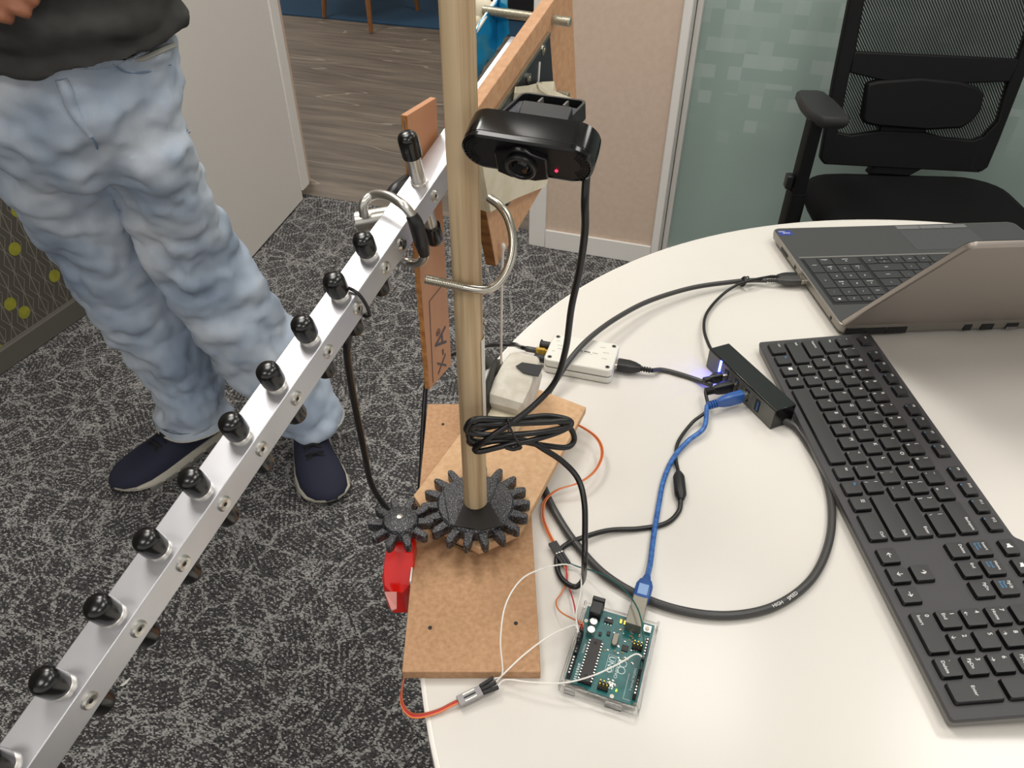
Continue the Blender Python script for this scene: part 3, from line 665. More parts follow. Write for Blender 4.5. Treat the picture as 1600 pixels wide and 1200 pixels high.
MB().box(V(lo[0], lo[1], (zm+lo[2])/2), (.016, .012, max(.004, (lo[2]-zm)/2)), (pv, pu, ZZ)).obj('mount_block', 'tape', t, bevel=.001)
lo2 = cM+tilt*.012
MB().box(V(lo2[0], lo2[1], (zm+lo2[2])/2-.006), (.008, .008, (lo2[2]-zm)/2-.006), (pv, pu, ZZ)).obj('support_post', 'mdf2', t, bevel=.001)
def onTop(px, py, h=.0168):
    d = ray(px, py); return CAM+d*(((cM+tn_*h-CAM)@tn_)/(d@tn_))
MB().prism([onTop(806, 573), onTop(816, 567), onTop(849, 572), onTop(841, 589), onTop(818, 583)], tn_*.0012).obj('dark_opening', 'blkmat', t)
ms = cM-pv*.021+tilt*.0
t = T('string_spool', 'black two-flange spool between pole and taped motor', 'spool', tuple(V(ms[0], ms[1], zm)))
scn = DP(769, 612, (cM-CAM)@FW+.004)
axs = nrm(pv*.96+pu*.1+ZZ*.12)
for off, r in ((-.0085, .0335), (.0025, .0325)):
    MB().lathe([(.006, 0), (r-.002, .0), (r, .0006), (r, .0018), (r-.002, .0026), (.006, .0034)], scn+axs*off, axs, 44).obj('flange', 'blk', t, smooth=True)
MB().lathe([(.022, 0), (.022, .009)], scn-axs*.0065, axs, 32).obj('wound_string', 'string', t, smooth=True)
MB().cyl(scn-axs*.012, scn+axs*.022, .003).obj('axle', 'steel', t, smooth=True)

# ============================================================ WEBCAM
wl_, wr_ = PY(721, 233, .400), PY(927, 266, .378)
wX = nrm(wr_-wl_); wF = nrm(-BB-wX*(-BB@wX)); wF = nrm(wF-ZZ*.17); wF = nrm(wF-wX*(wF@wX)); wU = nrm(np.cross(wF, wX))
if wU[2] < 0: wU = -wU
wc = (wl_+wr_)/2; WWd = np.linalg.norm(wr_-wl_); WH = .0262; WD = .0215
t = T('webcam', 'black webcam with rounded ends taped beside the wooden pole', 'webcam', tuple(wc-wU*WH/2))
def wpt(x, y, z): return wc+wX*x+wU*y+wF*z          # z=0 front rim
def wring(w, h, z, k=14): return [wpt(x, y, z) for x, y in rect(w, h, h/2*.98, k)]
MB().loft([wring(WWd-.006, WH-.006, -WD), wring(WWd-.001, WH-.001, -WD+.002), wring(WWd, WH, -WD*.6), wring(WWd, WH, -.0042), wring(WWd-.0006, WH-.0006, -.004), wring(WWd-.0006, WH-.0006, -.0034), wring(WWd, WH, -.0032), wring(WWd-.0004, WH-.0004, -.0008), wring(WWd-.003, WH-.003, 0), wring(WWd-.0045, WH-.0045, -.0012)]).obj('body', 'blkgloss', t, smooth=True, angle=25)
MB().loft([wring(WWd-.0046, WH-.0046, -.0013), wring(WWd-.0046, WH-.0046, -.0006)]).obj('front_grille', 'blk', t)
for sgn in (-1, 1):
    for r in (.0065, .008, .0095, .0108):
        m = MB()
        for a in np.linspace(-60, 60, 11):
            a = math.radians(a); c = wpt(sgn*((WWd-WH)/2+r*math.cos(a)), r*math.sin(a), -.0005); m.box(c, (.0004, .0004, .0005), (wX, wU, wF))
        m.obj('grille_slots', 'blkmat', t, kind='stuff')
hs = [(-.0145, -.0095), (-.0145, .0062), (-.0065, .0082), (-.003, .0105), (.003, .0105), (.0065, .0082), (.0145, .0062), (.0145, -.0095), (.007, -.0125), (-.007, -.0125)]
MB().prism([wpt(x-.002, y-.0005, -.001) for x, y in hs], wF*.0042).obj('lens_housing', 'blkgloss', t, bevel=.0008)
ln = wpt(-.002, -.002, .003)
MB().lathe([(.0088, 0), (.0088, .0022), (.0078, .0028), (.0066, .0024), (.006, .001), (.0052, .001)], ln, wF, 32).obj('lens_ring', 'blk', t, smooth=True)
MB().lathe([(.0052, 0), (.004, .0014), (.001, .0018)], ln+wF*.001, wF, 24).obj('lens_glass', mat('lens_glass', '#08080a', .05), t, smooth=True)
MB().lathe([(.0009, 0), (.0009, .0005)], wpt(.0165, -.0055, -.0004), wF, 12).obj('indicator_light', 'ledr', t)
# clip with foam pad at the back of the top
ca, cb, cc, cdn = PY(806, 152, .452), PY(908, 166, .432), PY(897, 203, .405), PY(790, 186, .424)
cn = nrm(np.cross(cb-ca, cdn-ca)); cn = cn if cn[2] > 0 else -cn
cx_ = nrm(cb-ca); cy_ = np.cross(cn, cx_); cm = (ca+cb+cc+cdn)/4
Wc, Hc = np.linalg.norm(cb-ca)*.98, abs(float((ca-cdn)@cy_))*1.08
cp = T  # (keeps the name local)
clip = MB(); outer = rect(Wc, Hc, .004, 4); inner = rect(Wc-.003, Hc-.003, .003, 4)
rp = lambda L, h: [cm+cx_*x+cy_*y+cn*h for x, y in L]
clip.loft([rp(outer, -.006), rp(outer, .0035), rp(inner, .0035), rp(inner, -.002), rp(inner, -.0022)]).obj('mount_clip', 'blk', t, smooth=True, angle=30)
MB().prism(rp(rect(Wc-.0036, Hc-.009, .002, 3, 0, -.003 if cy_[2] > 0 else .003), -.0018), cn*.0034).obj('foam_pad', mat('foam', '#3a3a3e', .95, col2='#55555c', nsc=900, bump=.5), t)
for f in (-.17, .22):
    MB().box(cm+cx_*Wc*f+cy_*(Hc/2-.004 if cy_[2] > 0 else -Hc/2+.004)+cn*.0005, (.0006, .0035, .002), (cx_, cy_, cn)).obj('clip_rib', 'kside', t)
MB().box(wpt(.004, .002, -WD-.004), (.014, .008, .006), (wX, wU, wF)).obj('hinge_block', 'blk', t, bevel=.001)

# ============================================================ SMALL RECEIVER BOX
zs = TZ+.019
s = [P(867, 520, zs), P(968, 539, zs), P(957, 579, zs), P(848, 561, zs)]
sc_ = sum(s)/4; X_ = nrm((s[1]-s[0])+(s[2]-s[3])); Y_ = V(-X_[1], X_[0], 0); LX = .0765; LY = .0515
sdr = T('receiver_box', 'off-white radio receiver box with gold connector at the table edge', 'receiver', mtx=mtx(V(sc_[0], sc_[1], TZ), X_, Y_, ZZ))
for z0, z1, ins in ((.0006, .0088, 0), (.0092, .019, 0)):
    MB().prism([V(x, y, z0) for x, y in rect(LX-ins, LY-ins, .006, 5)], V(0, 0, z1-z0)).obj('case_half', 'offw', sdr, local=True, bevel=.0018, seg=3)
MB().prism([V(x, y, .0085) for x, y in rect(LX-.001, LY-.001, .006, 5)], V(0, 0, .001)).obj('seam', 'kside', sdr, local=True)
for x, y in ((-1, 1), (1, 1), (1, -1), (-1, -1)):
    MB().lathe([(.0026, 0), (.0026, .0003), (.0015, .0003), (.0013, -.0005)], V(x*(LX/2-.006), y*(LY/2-.006), .0190), ZZ, 14).obj('screw', 'kside', sdr, local=True)
for x, y, L in ((-.030, .012, .004), (-.026, .004, .006), (-.024, -.002, .007), (-.031, -.008, .004), (.021, .014, .006), (.026, .005, .007), (.026, -.006, .006)):
    MB().box(V(x, y, .01904), (L/2, .0005, .00004)).obj('printed_line', mat('pale_print', '#aaa79d', .5) if 'pale_print' not in bpy.data.materials else bpy.data.materials['pale_print'], sdr, local=True)
for x, L in ((-.002, .005), (.0055, .007), (.0145, .006)): MB().box(V(x, .0008, .01904), (L/2, .0009, .00004)).obj('printed_line', 'ink' if x < .01 else bpy.data.materials['pale_print'], sdr, local=True)
MB().box(V(.004, -.0022, .01904), (.008, .0004, .00004)).obj('printed_line', bpy.data.materials['pale_print'], sdr, local=True)
for k, y in enumerate((.013, -.013)):
    MB().lathe([(.004, 0), (.0046, .002), (.0046, .010), (.0062, .0125), (.005, .013)], V(-LX/2, y, .009), V(-1, 0, 0), 20).obj('dust_cap', 'blk', sdr, local=True, smooth=True)
MB().lathe([(.0034, 0), (.0034, .004), (.0045, .0042), (.0045, .009), (.0036, .0095), (.0036, .012)], V(-LX/2, 0, .009), V(-1, 0, 0), 6).obj('gold_connector', 'gold', sdr, local=True)
sdrw = lambda x, y, z: V(sc_[0], sc_[1], TZ)+X_*x+Y_*y+ZZ*z

# ============================================================ USB HUB
zh = TZ+.0255
h1, h2, h3, h4 = P(1113, 548, zh), P(1137, 534, zh), P(1242, 630, zh), P(1213, 642, zh)
hc = (h1+h2+h3+h4)/4; hX = nrm((h4-h1)+(h3-h2)); hY = V(-hX[1], hX[0], 0); HL = .114; HWd = .0255
hub = T('usb_hub', 'glossy black four-port USB hub glowing blue beside the keyboard', 'USB hub', mtx=mtx(V(hc[0], hc[1], TZ), hX, hY, ZZ))
# hY points to the far right; the ports face -hY
MB().box(V(0, 0, .0130), (HL/2, HWd/2, .0125)).obj('housing', 'blkgloss', hub, local=True, bevel=.0008)
MB().box(V(0, -HWd/2-.0002, .0125), (HL/2-.0006, .0003, .0112)).obj('port_panel', mat('smoked_gloss', '#55554f', .12), hub, local=True)
MB().box(V(-.034, -HWd/2-.0007, .0128), (.0011, .0004, .0112)).obj('status_light', 'led', hub, local=True)
for k, x in enumerate((-.022, -.004, .014, .032)):
    p = MB().box(V(x, -HWd/2-.0005, .013), (.0032, .0005, .0072)).obj('usb_port', 'blkmat', hub, local=True)
    MB().box(V(x+.0009, -HWd/2-.0011, .013), (.0008, .0004, .0056)).obj('port_tongue', mat('port_blue', '#2a5f9a', .4) if 'port_blue' not in bpy.data.materials else bpy.data.materials['port_blue'], p, local=True)
hw_ = lambda x, y, z: V(hc[0], hc[1], TZ)+hX*x+hY*y+ZZ*z
def usb_plug(tip, back, parent, w=.0065, h=.0042, m='cable', metal=True, boot=.011, up=ZZ, up_h=None):
    """tip: mouth of the metal shell, back: cable side of the moulded grip"""
    d = nrm(back-tip); sd = nrm(np.cross(d, up)); u = np.cross(sd, d); L = np.linalg.norm(back-tip)
    def ring(z, a, b): return [tip+d*z+sd*x+u*y for x, y in rect(2*a, 2*b, min(a, b)*.45, 3)]
    if metal: MB().loft([ring(0, w*.80, h*.62), ring(.008, w*.80, h*.62)]).obj('plug_shell', 'steel', parent)
    z0 = .006
    MB().loft([ring(z0, w*.95, h*.92), ring(z0+.002, w, h), ring(L*.6, w, h), ring(L*.8, w*.8, h*.9), ring(L, w*.45, h*.62)]).obj('plug_grip', m, parent, smooth=True, angle=35)
    g = MB().cyl(back-d*.001, back+d*boot, h*.42)
    for k in range(4): g.lathe([(h*.5, 0), (h*.66, .0006), (h*.66, .0016), (h*.5, .0022)], back+d*(k*boot/4.2), d, 12)
    g.obj('strain_relief', m, parent, smooth=True)
    return back+d*boot
def cable(name, label, pts, r, m, n=10, group=None, tob=None, cat='cable', pn='cord'):
    t = tob or T(name, label, cat, tuple(pts[len(pts)//2]), group); MB().tube(pts, r, n).obj(pn, m, t, smooth=True); return t
G = lambda px, py, r=.002, lift=0: P(px, py, TZ+r+.0004+lift)

# --- webcam cable: hangs to the coil, drops to the table, loops, ferrite, hub
webc = T('webcam_usb_cable', 'black webcam cable with tied coil, running past the ferrite to the hub', 'cable', tuple(G(890, 916)))
yb = .405
seg = [wpt(WWd*.40, -WH*.35, -WD*.8), PY(914, 310, .392), PY(914, 360, .396), PY(906, 420, .405), PY(893, 480, .412), PY(884, 545, .420), PY(868, 595, .424), PY(838, 630, .418), PY(800, 660, .408), PY(764, 684, .402), PY(746, 698, .403)]
loopL = lambda y, x0: PY(x0, y, .4015)
coil = [PY(742, 703, .404), PY(752, 705, .402), PY(790, 696, .405), PY(830, 688, .412), PY(870, 676, .42), PY(892, 664, .424), PY(885, 655, .426), PY(850, 650, .424), PY(800, 656, .412), PY(745, 655, .403), PY(730, 666, .402), PY(735, 676, .404), PY(780, 680, .407), PY(840, 676, .414), PY(880, 668, .421), PY(888, 658, .422), PY(850, 660, .416), PY(790, 662, .408), PY(742, 664, .404), PY(732, 678, .405), PY(744, 690, .406), PY(800, 688, .410), PY(850, 696, .418), PY(885, 699, .424), PY(897, 688, .428), PY(893, 672, .428), PY(880, 662, .428), PY(850, 654, .428), PY(800, 660, .418), PY(748, 672, .408), PY(733, 688, .408), PY(745, 694, .410), PY(790, 686, .412), PY(828, 690, .414)]
down = [PY(850, 702, .412), PY(880, 722, .408), PY(903, 748, .40), PY(913, 785, .385), PY(914, 840, .366), PY(913, 880, .352), P(911, 905, TZ+.012), P(899, 917, TZ+.006), P(881, 908, TZ+.004), G(871, 890, .002), G(871, 868, .002), G(882, 853), G(905, 842, .002, .004), G(950, 829, .002, .002), G(1000, 826), G(1040, 818), G(1060, 800), G(1064, 780, .002, .003)]
MB().tube(seg+coil+down, .0023, 10).obj('cord', 'cable', webc, smooth=True)
fe0, fe1 = G(1064, 781, .005), G(1060, 738, .005); fL = float(np.linalg.norm(fe1-fe0))
MB().lathe([(.0028, 0), (.0036, .04*fL), (.0052, .15*fL), (.0056, .22*fL), (.0056, .78*fL), (.0052, .85*fL), (.0036, .96*fL), (.0028, fL)], fe0, fe1-fe0, 18).obj('ferrite_core', 'blk', webc, smooth=True)
pb = usb_plug(hw_(-.004, -HWd/2-.0002, .013), hw_(-.006, -HWd/2-.029, .0135), webc, .0042, .0065, 'blk', boot=.009)
MB().tube([fe1-nrm(fe1-fe0)*.001, G(1056, 715), G(1060, 690, .002, .001), G(1082, 660, .002, .003), G(1105, 640, .002, .008), pb], .0018, 10).obj('cord_tail', 'cable', webc, smooth=True)
MB().tube([PY(793, 654, .400), PY(797, 668, .398), PY(805, 684, .399), PY(814, 699, .404), PY(806, 700, .410), PY(797, 680, .422), PY(792, 660, .412)], .0009, 8, cyc=True).obj('twist_tie', 'blk', webc, smooth=True)
MB().tube([PY(790, 699, .402), PY(803, 702, .401), PY(815, 697, .402)], .0016, 8).obj('tie_end', 'blk', webc, smooth=True)

# --- antenna coax
coax = T('antenna_coax', 'black coaxial cable hanging from the antenna boom to the receiver box', 'cable', tuple(P(640, 800, TZ-.05)))
cs = PS(556, 492, -.016)
gp1 = sdrw(-LX/2-.012, 0, .009)
dps = lambda px, py, d: DP(px, py, d)
MB().tube([PS(612, 400, -.012), PS(590, 440, -.016), cs, PS(543, 535, -.014), dps(545, 575, .50), dps(556, 640, .545), dps(569, 705, .59), dps(578, 750, .64), dps(592, 778, .68), dps(610, 800, .715), dps(634, 812, .745), dps(652, 790, .77), dps(658, 740, .785), dps(660, 690, .79), dps(664, 620, .80), dps(670, 585, .80), dps(690, 562, .80), dps(725, 546, .80), dps(757, 540, .80), dps(800, 538, .797), gp1-X_*.022+ZZ*.001, gp1-X_*.012, gp1], .0026, 12).obj('cord', 'cable', coax, smooth=True)
MB().lathe([(.0026, 0), (.0034, .001), (.0034, .014), (.003, .0145)], gp1-X_*.015, X_, 16).obj('crimp_sleeve', 'gcable', coax, smooth=True)
MB().lathe([(.0042, 0), (.0042, .005)], gp1-X_*.002, X_, 6).obj('gold_nut', 'gold', coax)

# --- receiver usb cable
rus = T('receiver_usb_cable', 'grey-black USB cable from the white receiver box to the hub', 'cable', tuple(G(1060, 585)))
a_ = sdrw(LX/2-.004, .001, .009)
e_ = usb_plug(a_, a_+X_*.032+Y_*.0015-ZZ*.001, rus, .0072, .0050, 'blk', boot=.012)
pb = usb_plug(hw_(-.022, -HWd/2-.0002, .0125), hw_(-.025, -HWd/2-.020, .011), rus, .0038, .0060, 'blk', boot=.006)
MB().tube([e_, G(1035, 578, .0026), G(1060, 584, .0026), G(1085, 592, .0026), G(1110, 601, .0026, .004), pb], .0026, 12).obj('cord', 'gcable', rus, smooth=True)

# --- laptop frame (needed by plugs)
hz = TZ+.0185
lh = P(1312, 505, hz); lf_ = P(1206, 357, hz); lY = nrm(lf_-lh); lX = V(lY[1], -lY[0], 0)
LW, LD = .356, float(np.linalg.norm(lf_-lh))+.006
lo_ = V(lh[0], lh[1], TZ)-lY*.006
lw_ = lambda x, y, z: lo_+lX*x+lY*y+ZZ*z

# --- hub uplink: thick cable looping on the table, under the plank, on to the laptop
upl = T('thick_hub_cable', 'thick black cable looping from the hub under the plank to the laptop', 'cable', tuple(G(1130, 962)))
d_ = ray(1252, 440); lp2 = CAM+d_*(((lo_-CAM)@lX)/(d_@lX)); yy2 = float((lp2-lo_)@lY)
d_ = ray(1254, 428); lp1 = CAM+d_*(((lo_-CAM)@lX)/(d_@lX)); yy1 = float((lp1-lo_)@lY)
pbU = usb_plug(lw_(.002, yy2-.004, .0095), lw_(-.034, yy2-.001, .0092), upl, .0066, .0042, 'gcable', boot=.012)
MB().tube([hw_(HL/2-.002, .004, .006), G(1244, 668, .0034, .001), G(1264, 697, .0034), G(1286, 737, .0034), G(1299, 790, .0034), G(1295, 848, .0034), G(1268, 905, .0034), G(1215, 945, .0034), G(1150, 961, .0034), G(1080, 957, .0034), G(1010, 936, .0034), G(945, 898, .0034), G(900, 850, .0034), G(870, 805, .0034), G(852, 768, .0034), G(838, 725, .0034), G(832, 680, .0034), G(842, 640, .0034), G(868, 596, .0034, .010), G(895, 556, .0034, .020), G(925, 525, .0034, .022), G(965, 496, .0034, .018), G(1015, 470, .0034, .012), G(1080, 450, .0034, .008), G(1140, 441, .0034, .005), G(1175, 438, .003, .003), pbU], [.0036]*18+[.0031]*9, 12).obj('cord', 'gcable', upl, smooth=True)
for wd, x0, y0, x1, y1 in (('HIGH', 1207, 947, 1230, 937), ('SPEED', 1231, 936, 1256, 917)):
    pa, pb_ = P(x0, y0, TZ+.0076), P(x1, y1, TZ+.0076); dx = nrm(pb_-pa)
    o = bpy.data.objects.new('cable_print', text_mesh(wd, .0042, 'LEFT', m='leg')); COL.objects.link(o); o.parent = upl
    o.matrix_local = Matrix.Translation(Vector(-ORG[upl.name])) @ mtx(pa-np.cross(ZZ, dx)*.0015, dx, np.cross(ZZ, dx), ZZ); ORG[o.name] = None
hpc = T('thin_hub_cable', 'thin black cable from the hub end to the laptop upper socket', 'cable', tuple(G(1100, 510)))
pb1 = usb_plug(lw_(.002, yy1+.004, .0095), lw_(-.030, yy1+.006, .0092), hpc, .0062, .0036, 'blk', boot=.010)
MB().tube([hw_(-HL/2+.001, -.006, .018), G(1108, 540, .002, .014), G(1100, 515, .002, .008), G(1104, 490, .002, .003), G(1125, 464, .002, .003), G(1150, 446, .002, .008), G(1175, 438, .002, .010), pb1], .0019, 10).obj('cord', 'cable', hpc, smooth=True)
tt_ = G(1160, 441, .004, .004)
MB().tube([tt_+V(0, -.005, -.002), tt_+V(.003, -.004, .004), tt_+V(.003, .004, .005), tt_+V(0, .006, 0), tt_+V(-.002, .002, -.004)], .0016, 8, cyc=True).obj('twist_tie', 'blk', hpc, smooth=True)
MB().tube([tt_+V(.003, .002, .005), tt_+V(.007, .004, .006), tt_+V(.008, .001, .004)], .0009, 6).obj('tie_end', 'blk', hpc, smooth=True)

# ============================================================ MICROCONTROLLER BOARD
zc_ = TZ+.012
a0, a1_, a2_, a3_ = P(920, 943, zc_), P(1025, 973, zc_), P(990, 1098, zc_), P(883, 1062, zc_)
iX = nrm((a1_-a0)+(a2_-a3_)); iY = -nrm(V(-iX[1], iX[0], 0)); 
if iY[1] > 0: iY = -iY
ac = (a0+a1_+a2_+a3_)/4
bx, by = .0534, .0686
board = T('microcontroller_board', 'teal green microcontroller board in a clear plastic tray', 'circuit board', mtx=mtx(V(ac[0], ac[1], TZ)-iX*bx/2-iY*by/2, iX, -iY, ZZ))
def L_(i, j, z=0): return V(i*.001, -j*.001, z)          # mm: i across from the jack side, j away from the connectors
zt_ = .0085
tray = MB()
tray.box(L_(26.7, 34.3, .0015), (.0292, .0372, .0011))
tray.obj('tray_floor', 'acr', board, local=True, bevel=.0004)
for c, h in ((L_(-2.2, 34.3, .0060), (.0009, .0372, .0045)), (L_(55.6, 34.3, .0060), (.0009, .0372, .0045)), (L_(26.7, -2.6, .0045), (.0283, .0009, .003)), (L_(26.7, 71.2, .0060), (.0283, .0009, .0045)), (L_(6, 71.9, .004), (.004, .0018, .003)), (L_(38, 71.9, .004), (.006, .0018, .003))):
    MB().box(c, h).obj('tray_wall', 'acr', board, local=True, bevel=.0003)
MB().prism([L_(*p, .0065) for p in ((0, 0), (53.4, 0), (53.4, 64.5), (50.8, 66), (50.8, 68.6), (18, 68.6), (14, 66.5), (2, 66.5), (0, 64.5))], V(0, 0, .0016)).obj('circuit_board', 'pcb', board, local=True)
zt_ = .0081
def comp(name, i, j, w, l, h, m, z=zt_, bev=.0002, par=None): return MB().box(L_(i, j, z+h/2*.001), (w*.0005, l*.0005, h*.0005)).obj(name, m, par or board, local=True, bevel=bev)
jk = comp('power_jack', 8, 4.5, 9, 13.5, 10, 'blk', bev=.0006); MB().box(L_(8, -1.5, zt_+.0056), (.0049, .0018, .0056)).obj('jack_mouth', 'blk', jk, local=True, bevel=.0005)
M['usbmetal'] = mat('dull_tin', '#8f8b80', .5, .8)
us = comp('usb_socket', 38, 3.5, 12.2, 16, 10.5, 'usbmetal', bev=.0003)
for j in (15.5, 23): MB().lathe([(.0030, 0), (.0032, .0006), (.0032, .0052), (.0028, .0056), (.001, .0056)], L_(8.5, j, zt_), ZZ, 20).obj('capacitor', 'alu2', board, local=True, smooth=True)
ch = comp('microcontroller_chip', 14.5, 47, 8.2, 35.5, 4.2, 'chip', z=zt_+.001); comp('chip_socket', 14.5, 47, 10.2, 36, 2.4, 'blkmat')
m = MB()
for k in range(14):
    for s_ in (-1, 1): m.box(L_(14.5+s_*4.7, 31+k*2.54*.97, zt_+.0028), (.0006, .0005, .0008))
m.obj('chip_pins', 'alu2', board, local=True, kind='stuff')
for j in (33, 61): MB().lathe([(.0013, 0), (.0013, .0001)], L_(14.5, j, zt_+.0052), ZZ, 14).obj('chip_dimple', 'blkmat', board, local=True)
for name, i, j0, n_ in (('power_header', 2.6, 27.5, 8), ('analog_header', 2.6, 50, 6), ('digital_header', 50.7, 17.6, 10), ('digital_header', 50.7, 44.6, 8)):
    h_ = MB().box(L_(i, j0+n_*1.27, zt_+.0042), (.00127, n_*.00127, .0042)).obj(name, 'blkmat', board, local=True, bevel=.0001)
    m = MB()
    for k in range(n_): m.box(L_(i, j0+1.27+k*2.54, zt_+.0084), (.0005, .0005, .0001))
    m.obj('pin_socket', 'alu2', h_, local=True, kind='stuff')
MB().prism([V(x+.0275, y-.0235, zt_) for x, y in rect(.0045, .0105, .0022, 5)], V(0, 0, .0035)).obj('crystal', 'usbmetal', board, local=True, bevel=.0005)
rs = comp('reset_button', 48.5, 6.2, 6, 6, 2.6, 'alu2'); MB().lathe([(.0017, 0), (.0017, .0008)], L_(48.5, 6.2, zt_+.0026), ZZ, 16).obj('button_cap', 'tape', rs, local=True)
comp('voltage_regulator', 19, 8.5, 6.5, 3.6, 1.8, 'chip'); comp('regulator_tab', 19, 6, 3.2, 1.6, .8, 'alu2')
for k in range(3): comp('regulator_leg', 16.8+k*2.3, 11.2, .8, 1.6, .5, 'alu2')
comp('usb_chip', 36, 27, 5, 5, 1, 'chip'); comp('small_chip', 21.5, 19, 2.6, 3.4, 1.2, 'chip'); comp('small_chip', 15.5, 21.5, 2.2, 3, 1.2, 'chip')
for j in (0, 2.54):
    for k in range(3): MB().box(L_(25.5+k*2.54, 61.5+j, zt_+.003), (.0004, .0004, .0042)).obj('icsp_pin', 'gold', board, local=True)
comp('icsp_base', 28, 62.8, 7.8, 5.2, 2.4, 'blkmat')
for k in range(3):
    for j in (0, 2.54): MB().box(L_(42+k*2.54, 22+j, zt_+.003), (.0004, .0004, .0036)).obj('usb_icsp_pin', 'gold', board, local=True)
comp('usb_icsp_base', 44.5, 23.3, 7.8, 5.2, 2.2, 'blkmat')
rp_ = random.Random(3); m1 = MB(); m2 = MB()
for k in range(46):
    i, j = rp_.uniform(22, 47), rp_.uniform(11, 38)
    (m1 if k % 3 else m2).box(L_(i, j, zt_+.0003), (.0006, .0004, .0003), None)
for k in range(22): m1.box(L_(rp_.uniform(30, 36), rp_.uniform(55, 62), zt_+.0003), (.0005, .0004, .0003))
m1.obj('surface_parts', 'alu2', board, local=True, kind='stuff'); m2.obj('surface_parts_tan', mat('smd_tan', '#b98d4a', .5), board, local=True, kind='stuff')
comp('fuse', 28, 5.5, 2, 4, .8, 'gold'); comp('fuse', 31, 5.5, 1.6, 4, .8, 'gold')
comp('power_led', 37.5, 61.8, 1.0, 1.8, .7, 'ledg')
for i, j in ((2.4, 13.5), (3, 66), (35.5, 67), (50.5, 14)): MB().lathe([(.0016, 0), (.0016, .0001)], L_(i, j, zt_), ZZ, 14).obj('mount_hole', 'clear', board, local=True)
# silkscreen: looped logo, words
for (i, j) in ((37.4, 39.8), (37.4, 45.4)):
    MB().tube([L_(i+2.7*math.cos(a), j+2.7*math.sin(a), zt_+.00015) for a in np.linspace(0, 2*math.pi, 13)[:-1]], .00032, 6, 3, cyc=True).obj('logo_loop', 'silk', board, local=True)
r90 = -math.pi/2
text('ARDUINO', .0036, board, tr(.0332, -.0365, zt_+.0001, r90), 'silk'); text('UNO', .0060, board, tr(.0268, -.0365, zt_+.0001, r90), 'silk')
text('POWER', .0024, board, tr(.0062, -.033, zt_+.0001, r90), 'silk'); text('ANALOG IN', .0024, board, tr(.0062, -.050, zt_+.0001, r90), 'silk')
text('DIGITAL (PWM~)', .0024, board, tr(.0462, -.040, zt_+.0001, r90), 'silk')
for a, b in ((((26, 35.6)), (26, 49)), ((31.6, 35.6), (31.6, 49)), ((26, 35.6), (31.6, 35.6)), ((26, 49), (31.6, 49)), ((43.4, 46), (43.4, 66)), ((43.4, 66), (48, 66))):
    pa, pb_ = L_(*a, zt_+.0001), L_(*b, zt_+.0001); MB().box((pa+pb_)/2, (abs(pa-pb_)[0]/2+.0001, abs(pa-pb_)[1]/2+.0001, .00005)).obj('silkscreen_line', 'silk', board, local=True)
for k in range(7): MB().box(L_(7.2, 51+k*2.0, zt_+.0001), (.0011, .0003, .00005)).obj('silkscreen_tick', 'silk', board, local=True)
bw = lambda i, j, z=0: V(ac[0], ac[1], TZ)-iX*bx/2-iY*by/2+iX*i*.001+iY*j*.001+ZZ*z
# --- blue usb cable
bl = T('blue_usb_cable', 'translucent blue USB cable between hub and microcontroller board', 'cable', tuple(G(1030, 800)))
pj = bw(38, -4, .0125); dj = nrm(-iY+iX*.03)
MB().box(pj+dj*.0065-ZZ*.0, (.0058, .0085, .0050), (iX, iY, ZZ)).obj('plug_shell', 'usbmetal', bl, bevel=.0005)
def gr(z, a, b): return [pj+dj*(.0115+z)+iX*x+ZZ*y for x, y in rect(2*a, 2*b, .0025, 3)]
MB().loft([gr(0, .0064, .0052), gr(.002, .0068, .0056), gr(.013, .0068, .0056), gr(.018, .0050, .005), gr(.0185, .0040, .0042), gr(.024, .0030, .003)]).obj('plug_grip', 'blueplug', bl, smooth=True, angle=35)
MB().box(pj+dj*.0185+ZZ*.0057, (.0038, .0050, .0002), (iX, iY, ZZ)).obj('plug_label', mat('blue_mark', '#7fa0d0', .4), bl)
e1_ = pj+dj*.036
pbB = usb_plug(hw_(.014, -HWd/2-.0002, .0135), hw_(.012, -HWd/2-.036, .0120), bl, .0044, .0068, 'blueplug', boot=.012)
MB().tube([e1_-dj*.002, DP(1016, 880, (G(1016, 880)-CAM)@FW-.004), G(1021, 840, .0025, .001), G(1029, 790, .0025), G(1037, 750, .0025), G(1052, 716, .0025, .001), G(1075, 689, .0025, .002), G(1100, 668, .0025, .005), pbB], .0025, 12).obj('cord', 'bluecab', bl, smooth=True)

# ============================================================ SERVO LEADS AND JUMPERS
def ribbon(pts, off, r, mats, names, parent):
    for k, (mm, nm) in enumerate(zip(mats, names)):
        d = off*(k-(len(mats)-1)/2); MB().tube([p+d for p in pts], r, 8).obj(nm, mm, parent, smooth=True)
# motor lead
ml = T('motor_lead', 'orange three-core lead curving from the taped motor to a black plug', 'wire', tuple(G(935, 705)))
pts = [P(850, 657, TZ+.036), P(880, 658, TZ+.030), P(905, 665, TZ+.022), P(932, 684, TZ+.016), P(941, 708, TZ+.014), P(930, 735, TZ+.013), P(905, 754, TZ+.013), P(872, 765, TZ+.011), P(852, 782, TZ+.008), P(848, 805, TZ+.005), P(855, 828, TZ+.004), P(866, 850, TZ+.0045)]
ribbon(pts, nrm(V(1, -.2, .5))*.0011, .0006, ['orange', 'brownw', 'orange'], ['orange_core', 'red_core', 'brown_core'], ml)
k0_, k1_ = P(863, 848, TZ+.005), P(885, 882, TZ+.005); kd = nrm(k1_-k0_); kn = np.cross(ZZ, kd)
kL = np.linalg.norm(k1_-k0_)
MB().box(k0_+kd*kL*.27, (kL*.27, .0039, .0014), (kd, kn, ZZ)).obj('plug', 'blk', ml, bevel=.0003)
